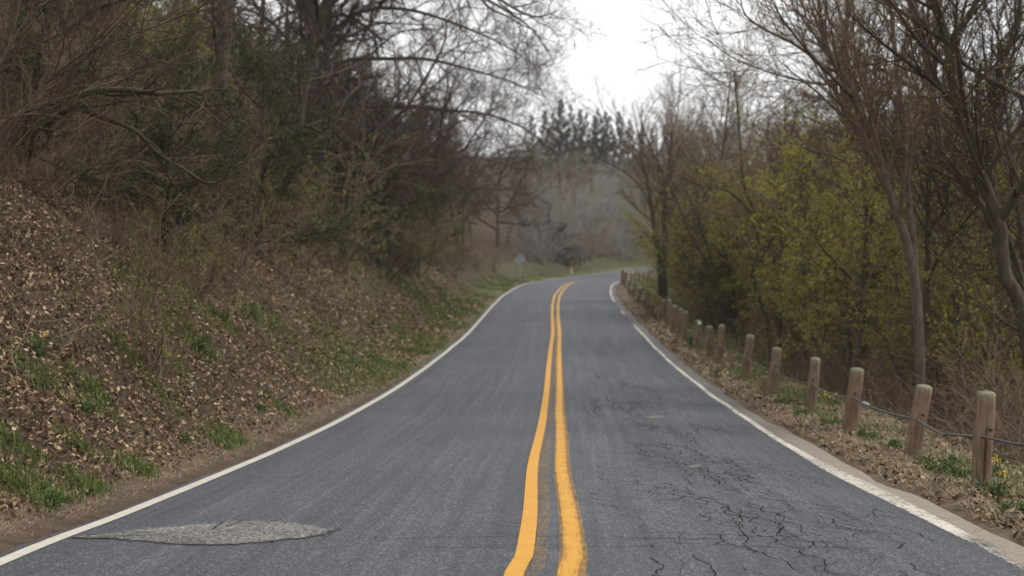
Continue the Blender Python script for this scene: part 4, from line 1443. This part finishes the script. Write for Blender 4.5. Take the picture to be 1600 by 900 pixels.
# short broken stub beside the fifth post
sx_, sy_ = (1195 - 800) / F * 27.0, 27.0
st = thing('broken_post', 'short pale broken post stub beside the fifth guard post', 'post', (sx_, sy_, gz(sx_, sy_)), 0.4)
me = lathe('timber_stub', [(0.085, -0.2), (0.083, 0.0), (0.08, 0.2), (0.078, 0.27), (0.06, 0.3), (0.03, 0.28), (0.0005, 0.27)], 14, M_WOOD)
obj('timber_stub', me, st)


def build_cable():
    start = at(1668, 706, 10.6)
    pts = [start] + [np.array(p) for p in CABLE_PTS]
    rng = np.random.default_rng(9)
    path = []
    for i in range(len(pts) - 1):
        a, b = pts[i], pts[i + 1]
        n = 26 if i < 6 else 10
        sag = [0.0, 0.055, 0.03, 0.06, 0.05, 0.07][i] if i < 6 else rng.uniform(0.03, 0.12)
        for k in range(n):
            t = k / n
            p = a * (1 - t) + b * t
            p[2] -= sag * 4 * t * (1 - t) * (1.25 if t > 0.5 else 0.9)
            p[2] += 0.012 * sin(7 * t + i) * (1 - abs(2 * t - 1))
            path.append(p)
    path.append(pts[-1])
    path = np.array(path)
    root = thing('fence_cable', 'dark twisted wire cable strung along the guard posts', 'cable', tuple(CABLE_PTS[0]))
    base = np.array(CABLE_PTS[0])
    # near spans as twisted strands, the rest as a plain rope
    seg = np.linalg.norm(np.diff(path, axis=0), axis=1)
    s = np.concatenate([[0], np.cumsum(seg)])
    cut = s[26 * 4]
    ss = np.arange(0, cut, 0.02)
    c = np.stack([np.interp(ss, s, path[:, k]) for k in range(3)], 1)
    T = norm(np.gradient(c, axis=0))
    U = norm(np.cross(T, [[0, 0, 1.0]])); W = np.cross(T, U)
    for q in range(3):
        ph = ss / 0.16 * 2 * pi + q * 2 * pi / 3
        p = c + 0.0065 * (np.cos(ph)[:, None] * U + np.sin(ph)[:, None] * W) - base
        V, Q = tubes([(p[None], np.full((1, len(p)), 0.0068))], [5])
        obj('strand', mesh_np('strand', V, quads=Q, mats=[M_CABLE]), root)
    far = np.vstack([c[-1:], path[26 * 4 + 1:]]) - base
    V, Q = tubes([(far[None], np.full((1, len(far)), 0.011))], [6])
    obj('rope', mesh_np('rope', V, quads=Q, mats=[M_CABLE]), root)
    i0 = int(26 * 2 + 26 * 0.72)
    cl = path[i0:i0 + 4] - base
    V, Q = tubes([(cl[None], np.array([[0.014, 0.026, 0.026, 0.014]]))], [8])
    obj('clamp', mesh_np('clamp', V, quads=Q, mats=[M_CLAMP]), root)


build_cable()


# ------------------------------------------------------------------ road sign and small roadside things
def box_mesh(name, sx, sy, sz, material, bevel=0.0, z0=0.0):
    import bmesh
    bm = bmesh.new()
    bmesh.ops.create_cube(bm, size=1.0)
    for v in bm.verts:
        v.co.x *= sx; v.co.y *= sy; v.co.z = (v.co.z + 0.5) * sz + z0
    if bevel:
        bmesh.ops.bevel(bm, geom=bm.edges[:], offset=bevel, segments=2, affect='EDGES')
    me = bpy.data.meshes.new(name)
    bm.to_mesh(me); bm.free()
    me.materials.append(material)
    return me


M_ALU, _n, _b = mat('grey_sign_back')
_t = node(_n, 'ShaderNodeTexCoord')
_f = noise(_n, _t.outputs['Object'], 4.0, 4)
_n.links.new(ramp(_n, _f, [(0.3, (0.3, 0.31, 0.33)), (0.7, (0.4, 0.41, 0.43))]).outputs['Color'], _b.inputs['Base Color'])
_b.inputs['Metallic'].default_value = 0.35
_b.inputs['Roughness'].default_value = 0.5
Y = 104
x = (812.5 - 800) / F * Y
z = gz(x, Y)
cz = at(813, 405, Y)[2] - z
root = thing('road_sign', 'grey back of a diamond road sign on a post by the left verge', 'sign', (x, Y, z), 0.05)
obj('post', box_mesh('post', 0.07, 0.045, cz + 0.42 + 0.3, M_ALU, 0.008, -0.3), root)
import bmesh
bm = bmesh.new()
bmesh.ops.create_cube(bm, size=1.0)
for v in bm.verts:
    v.co.x *= 0.62; v.co.z *= 0.62; v.co.y *= 0.004
ed = [e for e in bm.edges if abs(e.verts[0].co.y - e.verts[1].co.y) > 0.002]
bmesh.ops.bevel(bm, geom=ed, offset=0.05, segments=4, affect='EDGES')
bmesh.ops.rotate(bm, verts=bm.verts[:], cent=(0, 0, 0), matrix=__import__('mathutils').Matrix.Rotation(radians(45), 3, 'Y'))
pm = bpy.data.meshes.new('panel'); bm.to_mesh(pm); bm.free()
pm.materials.append(M_ALU)
p = obj('panel', pm, root)
p.location = (0, 0.03, cz)
for dz in (-0.2, 0.2):
    bb = obj('bolt', BOLT, root)
    bb.location = (0, 0.06, cz + dz)

M_CREAM, _n, _b = mat('cream_marker_paint')
_b.inputs['Base Color'].default_value = (0.62, 0.52, 0.3, 1)
_b.inputs['Roughness'].default_value = 0.6
M_YTOP, _n, _b = mat('yellow_marker_paint')
_b.inputs['Base Color'].default_value = (0.75, 0.55, 0.12, 1)
_b.inputs['Roughness'].default_value = 0.5


def on_side(px, d, ylo=90, yhi=150):
    """point at a picture column, d metres from the road centre"""
    ys = np.linspace(ylo, yhi, 300)
    xs = (px - 800) / F * ys
    dd = lateral(xs, ys)[0]
    k = np.argmin(np.abs(dd - d))
    return float(xs[k]), float(ys[k])


x, Y = on_side(893, -4.3)
root = thing('marker_post', 'short cream marker post with a yellow top on the grassy verge', 'post', (x, Y, gz(x, Y)))
obj('shaft', box_mesh('shaft', 0.14, 0.06, 0.75, M_CREAM, 0.01, -0.2), root)
obj('cap', box_mesh('cap', 0.145, 0.065, 0.12, M_YTOP, 0.01, 0.551), root)
for px, d, h, lb in ((907, -6.5, 1.15, 'left thicker grey stub post standing below the far hillside'), (913.5, -6.8, 1.0, 'right thinner grey stub post standing below the far hillside')):
    x, Y = on_side(px, d)
    root = thing('stub_post', lb, 'post', (x, Y, gz(x, Y)), 0.2, 'grey stub posts')
    me = lathe('timber', [(0.14, -0.3), (0.13, 0.0), (0.125, h * 0.6), (0.12, h), (0.07, h + 0.04), (0.0005, h + 0.05)], 10, M_BARK_GREY)
    obj('timber', me, root)
# fallen trunk on the hillside foot
x, Y = on_side(872, -8.5)
zz = gz(x, Y)
rng = np.random.default_rng(4)
root = thing('fallen_log', 'pale fallen tree trunk lying on the slope behind the marker post', 'log', (x, Y, zz))
P, R = poly([(-0.9, 0.3, 0.95), (-0.2, 0.1, 0.55), (0.4, -0.1, 0.2), (1.0, -0.3, -0.1)], 10, 0.07, 0.12)
V, Q = tubes([(P, R)], [8]); obj('trunk', mesh_np('trunk', V, quads=Q, mats=[M_BARK_PALE]), root)
br = kids(rng, (P, R), 5, 0.0, 0.6, 0.8, 0.2, 0.3, 5, 0.15, 0.05, 0.4, 0.012)
V, Q = tubes([br], [4]); obj('branches', mesh_np('branches', V, quads=Q, mats=[M_TWIG_GREY]), root)
# slim dead birch stem in the budding woods
hero('dead_birch', 'thin whitish dead stem standing among the budding trees', [
    ([(1128, GY_(1128, 62) + 2, 62), (1127, 440, 62), (1126, 400, 62), (1124, 370, 62), (1126, 345, 62)], 0.05, 0.03)],
    3, 0.8, 0.2, 41, M_BARK_GREY, M_TWIG_GREY, maxl=1.0, dens=0.5)


# ------------------------------------------------------------------ leaf litter, grass, dead stalks
def surf(x, y):
    z, d, a = terrain(x, y)
    e = 0.06
    zx = terrain(x + e, y)[0]; zy = terrain(x, y + e)[0]
    n = norm(np.stack([-(zx - z) / e, -(zy - z) / e, np.ones_like(z)], 1))
    return np.stack([x, y, z], 1), n, d, a


def sample_side(rng, n, side, e0, e1, a0, a1, fall=1.6, aref=14.0, epow=1.0):
    """points e0..e1 beyond the pavement edge, thinning with distance"""
    a = a0 + (a1 - a0) * rng.random(n * 3)
    keep = rng.random(n * 3) < np.minimum(1, (aref / np.maximum(a, 1)) ** fall)
    a = a[keep][:n]
    e = e0 + (e1 - e0) * rng.random(len(a)) ** epow
    off = (-(HWL + e)) if side < 0 else (HWR + e)
    p = on_road(off, a)
    return p[:, 0], p[:, 1]


def in_view(x, y, m=0.40):
    return (y > 3) & (np.abs(x / np.maximum(y, 0.1)) < m)


def litter(name, rng, x, y, smin, smax, material, tilt=0.55, lift=0.012, aspect=0.55):
    P, N, d, a = surf(x, y)
    M = len(P)
    n = norm(N + rng.normal(0, tilt, (M, 3)))
    t = norm(np.cross(n, rng.normal(0, 1, (M, 3))))
    s = np.cross(n, t)
    sz = rng.uniform(smin, smax, M)[:, None] * np.clip(P[:, 1:2] / 22, 1, 2.2)
    P = P + N * (lift + 0.02 * rng.random((M, 1)))
    curl = rng.uniform(-0.25, 0.45, (M, 1))
    v = [P - t * sz * 0.5, P + s * sz * aspect * 0.5 + n * sz * curl * 0.5, P + t * sz * 0.08 + n * sz * curl * 0.1, P + t * sz * 0.5 + n * sz * curl * 0.6, P - s * sz * aspect * 0.5 + n * sz * curl * 0.4]
    V = np.stack(v, 1).reshape(-1, 3)
    b = np.arange(M)[:, None] * 5
    T = np.concatenate([b + [[0, 2, 1]], b + [[1, 2, 3]], b + [[0, 4, 2]], b + [[4, 3, 2]]], 0)
    me = mesh_np(name, V, tris=T, mats=[material], smooth=False, attr={'rnd': np.repeat(rng.random(M), 5)})
    obj(name, me, kind='stuff')


rng = np.random.default_rng(77)
x, y = sample_side(rng, 230000, -1, 0.3, 9.5, 5, 80, 1.5, 13, 0.85)
k = in_view(x, y)
k &= (vnoise(x / 0.8, y / 0.8, 51) + 0.5 * vnoise(x / 0.3, y / 0.3, 52)) > -1.05 + 0.6 * sstep(30, 60, y)
litter('fallen_oak_leaves', rng, x[k], y[k], 0.024, 0.078, M_LITTER, tilt=0.95)
x, y = sample_side(rng, 21000, 1, 0.12, 3.6, 7, 70, 1.3, 13)
k = in_view(x, y)
k &= (vnoise(x / 0.7, y / 0.7, 53)) > -0.6
litter('fallen_leaves', rng, x[k], y[k], 0.03, 0.08, M_LITTER, tilt=0.8)


def blades(name, rng, x, y, h0, h1, material, lean=0.45, width=0.006, per=1, spread=0.03, flat=0.0):
    x = np.repeat(x, per) + rng.normal(0, spread, len(x) * per)
    y = np.repeat(y, per) + rng.normal(0, spread, len(y) * per)
    z, d, a = terrain(x, y)
    M = len(x)
    P = np.stack([x, y, z - 0.01], 1)
    h = rng.uniform(h0, h1, M)[:, None]
    ang = rng.uniform(0, 6.28, M)
    o = np.stack([np.cos(ang), np.sin(ang), 0 * ang], 1)
    s = np.stack([-np.sin(ang), np.cos(ang), 0 * ang], 1)
    ln = np.abs(rng.normal(lean, 0.25, M))[:, None]
    up = np.array([[0, 0, 1.0]]) * (1 - flat)
    m_ = P + h * 0.55 * norm(up + o * ln * 0.6)
    tp = m_ + h * 0.5 * norm(up * (1 - 0.4 * ln) + o * ln * 1.3 + np.array([[0, 0, 0.02]]))
    wd = width * np.clip(y / 14, 1, 3)[:, None] * rng.uniform(0.7, 1.4, M)[:, None]
    V = np.stack([P - s * wd, P + s * wd, m_ + s * wd * 0.8, m_ - s * wd * 0.8, tp], 1).reshape(-1, 3)
    b = np.arange(M)[:, None] * 5
    me = mesh_np(name, V, quads=b + [[0, 1, 2, 3]], tris=b + [[3, 2, 4]], mats=[material], smooth=False, attr={'rnd': np.repeat(rng.random(M), 5)})
    obj(name, me, kind='stuff')


def spots_xy(rng, spots, per):
    """clumps: (px, py) on the ground found along the sight line, radius in metres"""
    X, Yy = [], []
    for px, py, r, n in spots:
        ys = np.linspace(6, 90, 900)
        xs = (px - 800) / F * ys
        zs = CAM_Z + (450 - py) / F * ys
        g = terrain(xs, ys, False)[0]
        hit = np.where(zs <= g)[0]
        if not len(hit):
            continue
        cx, cy = xs[hit[0]], ys[hit[0]]
        q = rng.normal(0, r * 0.55, (int(n * per), 2))
        X.append(cx + q[:, 0]); Yy.append(cy + q[:, 1] * 1.2)
    return np.concatenate(X), np.concatenate(Yy)


GRASS_SPOTS = [(85, 775, 0.28, 24), (130, 765, 0.25, 18), (60, 790, 0.2, 12), (215, 738, 0.2, 24), (150, 770, 0.2, 14), (365, 690, 0.25, 30), (345, 695, 0.2, 20),
               (20, 760, 0.2, 20), (300, 540, 0.35, 35), (340, 500, 0.3, 25), (140, 600, 0.25, 22), (60, 570, 0.25, 25), (25, 700, 0.2, 18), (120, 700, 0.2, 15),
               (190, 560, 0.3, 22), (350, 490, 0.3, 28), (300, 495, 0.3, 22), (270, 575, 0.3, 18), (250, 620, 0.25, 14), (440, 640, 0.25, 16), (160, 640, 0.2, 14),
               (640, 455, 0.8, 90), (660, 470, 0.7, 60), (690, 460, 0.8, 60), (625, 445, 0.7, 60), (700, 490, 0.6, 60), (600, 570, 0.5, 50), (570, 578, 0.4, 40), (650, 550, 0.5, 40),
               (390, 480, 0.3, 20), (430, 500, 0.3, 20), (480, 470, 0.4, 22), (200, 450, 0.3, 10), (230, 430, 0.3, 10)]
x, y = spots_xy(rng, GRASS_SPOTS, 9)
k = (lateral(x, y)[0] < -HWL - 0.25)
blades('green_grass', rng, x[k], y[k], 0.05, 0.14, M_GRASS, 0.5, 0.0045, 2, 0.03)
# grass along the verge further on, and on the inside of the bend
x, y = sample_side(rng, 9000, -1, 0.15, 2.3, 24, 120, 0.6, 34)
k = vnoise(x / 1.1, y / 2.0, 61) > -0.1
blades('verge_grass', rng, x[k], y[k], 0.05, 0.14, M_GRASS, 0.6, 0.004, 4, 0.06)
x, y = sample_side(rng, 13000, 1, 0.7, 4.5, 8, 110, 0.6, 26)
k = vnoise(x / 0.9, y / 1.5, 62) > -0.12
blades('shoulder_grass', rng, x[k], y[k], 0.05, 0.17, M_GRASS, 0.6, 0.004, 4, 0.06)
x, y = sample_side(rng, 20000, 1, 0.2, 2.2, 7, 75, 1.2, 13)
k = vnoise(x / 0.6, y / 0.9, 63) > -0.45
blades('dry_grass', rng, x[k], y[k], 0.05, 0.15, M_DRYGRASS, 1.0, 0.0035, 3, 0.04, 0.55)
x, y = sample_side(rng, 9000, -1, 0.12, 0.75, 6, 60, 1.2, 14)
blades('verge_straw', rng, x, y, 0.04, 0.11, M_DRYGRASS, 1.0, 0.003, 3, 0.04, 0.65)
x, y = sample_side(rng, 5000, -1, 1.2, 9, 9, 60, 1.0, 14)
k = vnoise(x / 0.9, y / 0.9, 64) > 0.42
blades('bank_grass', rng, x[k], y[k], 0.06, 0.17, M_GRASS, 0.6, 0.004, 4, 0.06)


def stalks(name, rng, x, y, l0, l1, r, lean, material, up=0.0):
    z = terrain(x, y)[0]
    M = len(x)
    d = np.array([[0, 0, 1.0]]) + rng.normal(0, lean, (M, 3))
    d[:, 2] = np.abs(d[:, 2]) * 0.9 + 0.06
    P = walkers(rng, np.stack([x, y, z - 0.03], 1), d, rng.uniform(l0, l1, M), np.full(M, r), np.full(M, r * 0.5), 6, 0.15, up)
    k2 = kids(rng, P, 2.2, 0.3, 1.0, 0.7, 0.2, 0.4, 4, 0.15, 0.0, 0.6, r * 0.5)
    V, Q = tubes([P, k2], [4, 3])
    obj(name, mesh_np(name, V, quads=Q, mats=[material]), kind='stuff')


x, y = sample_side(rng, 1900, -1, 1.5, 10, 8, 60, 0.7, 20)
stalks('dead_stalks', rng, x, y, 0.3, 1.1, 0.0045, 0.7, M_STEM_TAN, -0.02)
x, y = sample_side(rng, 700, -1, 0.8, 9, 7, 45, 0.8, 16)
stalks('fallen_twigs', rng, x, y, 0.2, 0.8, 0.005, 2.5, M_TWIG, -0.1)
x, y = sample_side(rng, 900, 1, 1.9, 7, 9, 60, 0.7, 18)
stalks('dead_bramble_stems', rng, x, y, 0.4, 1.4, 0.005, 0.8, M_TWIG, -0.06)
x, y = sample_side(rng, 260, 1, 1.6, 6, 9, 45, 0.7, 18)
stalks('pale_dead_stems', rng, x, y, 0.4, 1.2, 0.0055, 0.8, M_STEM_TAN, -0.04)


# ------------------------------------------------------------------ weeds and flowers
def weed_parts(seed, n, size, spread, h):
    rng = np.random.default_rng(seed)
    d = UPZ + rng.normal(0, spread, (n, 3)) * [[1, 1, 0.2]]
    st = walkers(rng, rng.normal(0, 0.02, (n, 3)) * [[1, 1, 0]] + [[0, 0, -0.02]], d, h * rng.uniform(0.5, 1.2, n), np.full(n, 0.003), np.full(n, 0.002), 4, 0.12, -0.05)
    V, Q = tubes([st], [3])
    return [('stems', mesh_np('stems', V, quads=Q, mats=[M_WEED])), ('leaves', leaf_mesh('leaves', rng, st, 7, size, M_WEED, aspect=0.5, spread=0.02, along=0.6))]


def flower_parts(seed, h):
    rng = np.random.default_rng(seed)
    st = walkers(rng, rng.normal(0, 0.012, (3, 3)) * [[1, 1, 0]] + [[0, 0, -0.02]], UPZ + rng.normal(0, 0.15, (3, 3)) * [[1, 1, 0]], h * rng.uniform(0.8, 1.1, 3), np.full(3, 0.0035), np.full(3, 0.0025), 6, 0.05, 0.0)
    heads = kids(rng, st, 5, 0.85, 1.0, 0.6, 0.2, 0.16, 3, 0.1, 0.1, 0.7, 0.0018)
    V, Q = tubes([st, heads], [4, 3])
    return [('stems', mesh_np('stems', V, quads=Q, mats=[M_WEED])),
            ('leaves', leaf_mesh('leaves', rng, st, 8, 0.06, M_WEED, spread=0.012, along=0.5, t0=0.05)),
            ('petals', leaf_mesh('petals', rng, heads, 5, 0.015, M_PETAL, aspect=0.9, spread=0.008, t0=0.85))]


WEED = [weed_parts(201, 18, 0.055, 0.8, 0.15), weed_parts(202, 22, 0.045, 0.9, 0.12), weed_parts(203, 16, 0.05, 0.35, 0.28)]
FLOWER = [flower_parts(211, 0.36), flower_parts(212, 0.3)]


def ground_at(px, py):
    ys = np.linspace(6, 110, 4000)
    xs = (px - 800) / F * ys
    zs = CAM_Z + (450 - py) / F * ys
    g = terrain(xs, ys)[0]
    hit = np.where(zs <= g)[0]
    return (float(xs[hit[0]]), float(ys[hit[0]]), float(g[hit[0]])) if len(hit) else None


WEEDS = [(1475, 742, 0, 1.1, 'leafy green weed between the two nearest posts'), (1500, 750, 1, 1.1, 'low broad weed left of the split post foot'), (1445, 728, 1, 1.0, 'low green weed by the foot of the leaning post'),
         (1490, 728, 0, 1.0, 'bright weed behind the leafy weed near the split post'), (1538, 768, 1, 0.9, 'small weed right at the foot of the split post'), (1395, 700, 0, 1.0, 'green weed just left of the leaning post'),
         (1360, 690, 1, 1.1, 'spreading weed right of the third post'), (1345, 682, 0, 1.0, 'weed at the foot of the third post'), (1300, 665, 0, 1.0, 'weed left of the third post'),
         (1252, 650, 1, 1.1, 'weed patch left of the fourth post foot'), (1222, 632, 0, 1.1, 'weed right of the fifth post foot'), (1120, 592, 2, 0.9, 'weed at the foot of the seventh post'),
         (1080, 541, 2, 1.6, 'dense dark green clump left of the reflector post'), (1580, 800, 0, 0.8, 'weed at the right picture edge below the flowers'), (1560, 775, 1, 1.0, 'weed beside the yellow flowers at the right'),
         (75, 790, 0, 1.0, 'leafy weed in the grass tuft at the lower left'), (60, 560, 2, 0.9, 'green weed beside the yellow bank flower'), (130, 640, 0, 0.9, 'small weed on the leaf litter at left'),
         (255, 520, 1, 1.2, 'dark green weed on the mid bank'), (305, 540, 0, 1.3, 'bushy weed in the green patch on the bank'), (345, 500, 1, 1.3, 'weed higher in the green patch on the bank'),
         (405, 640, 0, 0.8, 'tiny weed in the leaves near the verge'), (290, 690, 1, 0.8, 'flat weed near the foot of the bank'), (395, 495, 0, 1.2, 'blue-green weed right of the green patch')]
for px, py, q, s, lb in WEEDS:
    g = ground_at(px, py)
    if g:
        plant(WEED[q], 'weed', lb, 'weed', g, px * 0.37, 'green weeds', s)
for px, py, q, s, lb in ((1558, 792, 0, 1.0, 'yellow wildflower growing right of the split post'), (1307, 648, 1, 1.25, 'yellow wildflower blooming left of the third post'),
                         (62, 548, 1, 0.6, 'yellow wildflower on the left bank near the edge'), (262, 572, 1, 0.55, 'single yellow wildflower lower on the bank')):
    g = ground_at(px, py)
    if g:
        plant(FLOWER[q], 'yellow_wildflower', lb, 'flower', g, px * 0.2, 'yellow wildflowers', s)

# ------------------------------------------------------------------ damp air over the valley
hz = bpy.data.materials.new('thin_haze')
hz.use_nodes = True
hn = hz.node_tree
hn.nodes.remove(hn.nodes['Principled BSDF'])
pv = hn.nodes.new('ShaderNodeVolumePrincipled')
pv.inputs['Color'].default_value = (0.93, 0.95, 1.0, 1)
pv.inputs['Density'].default_value = 0.00028
hn.links.new(pv.outputs['Volume'], hn.nodes['Material Output'].inputs['Volume'])
_zs = [gzv.min() - 1.0, max(float(gzv.max()), 40.0) + 22]
hb = box_mesh('haze', 1420, 1100, _zs[1] - _zs[0], hz, 0.0, _zs[0])
ho = obj('haze', hb, kind='stuff')
ho.location = (50, 410, 0)
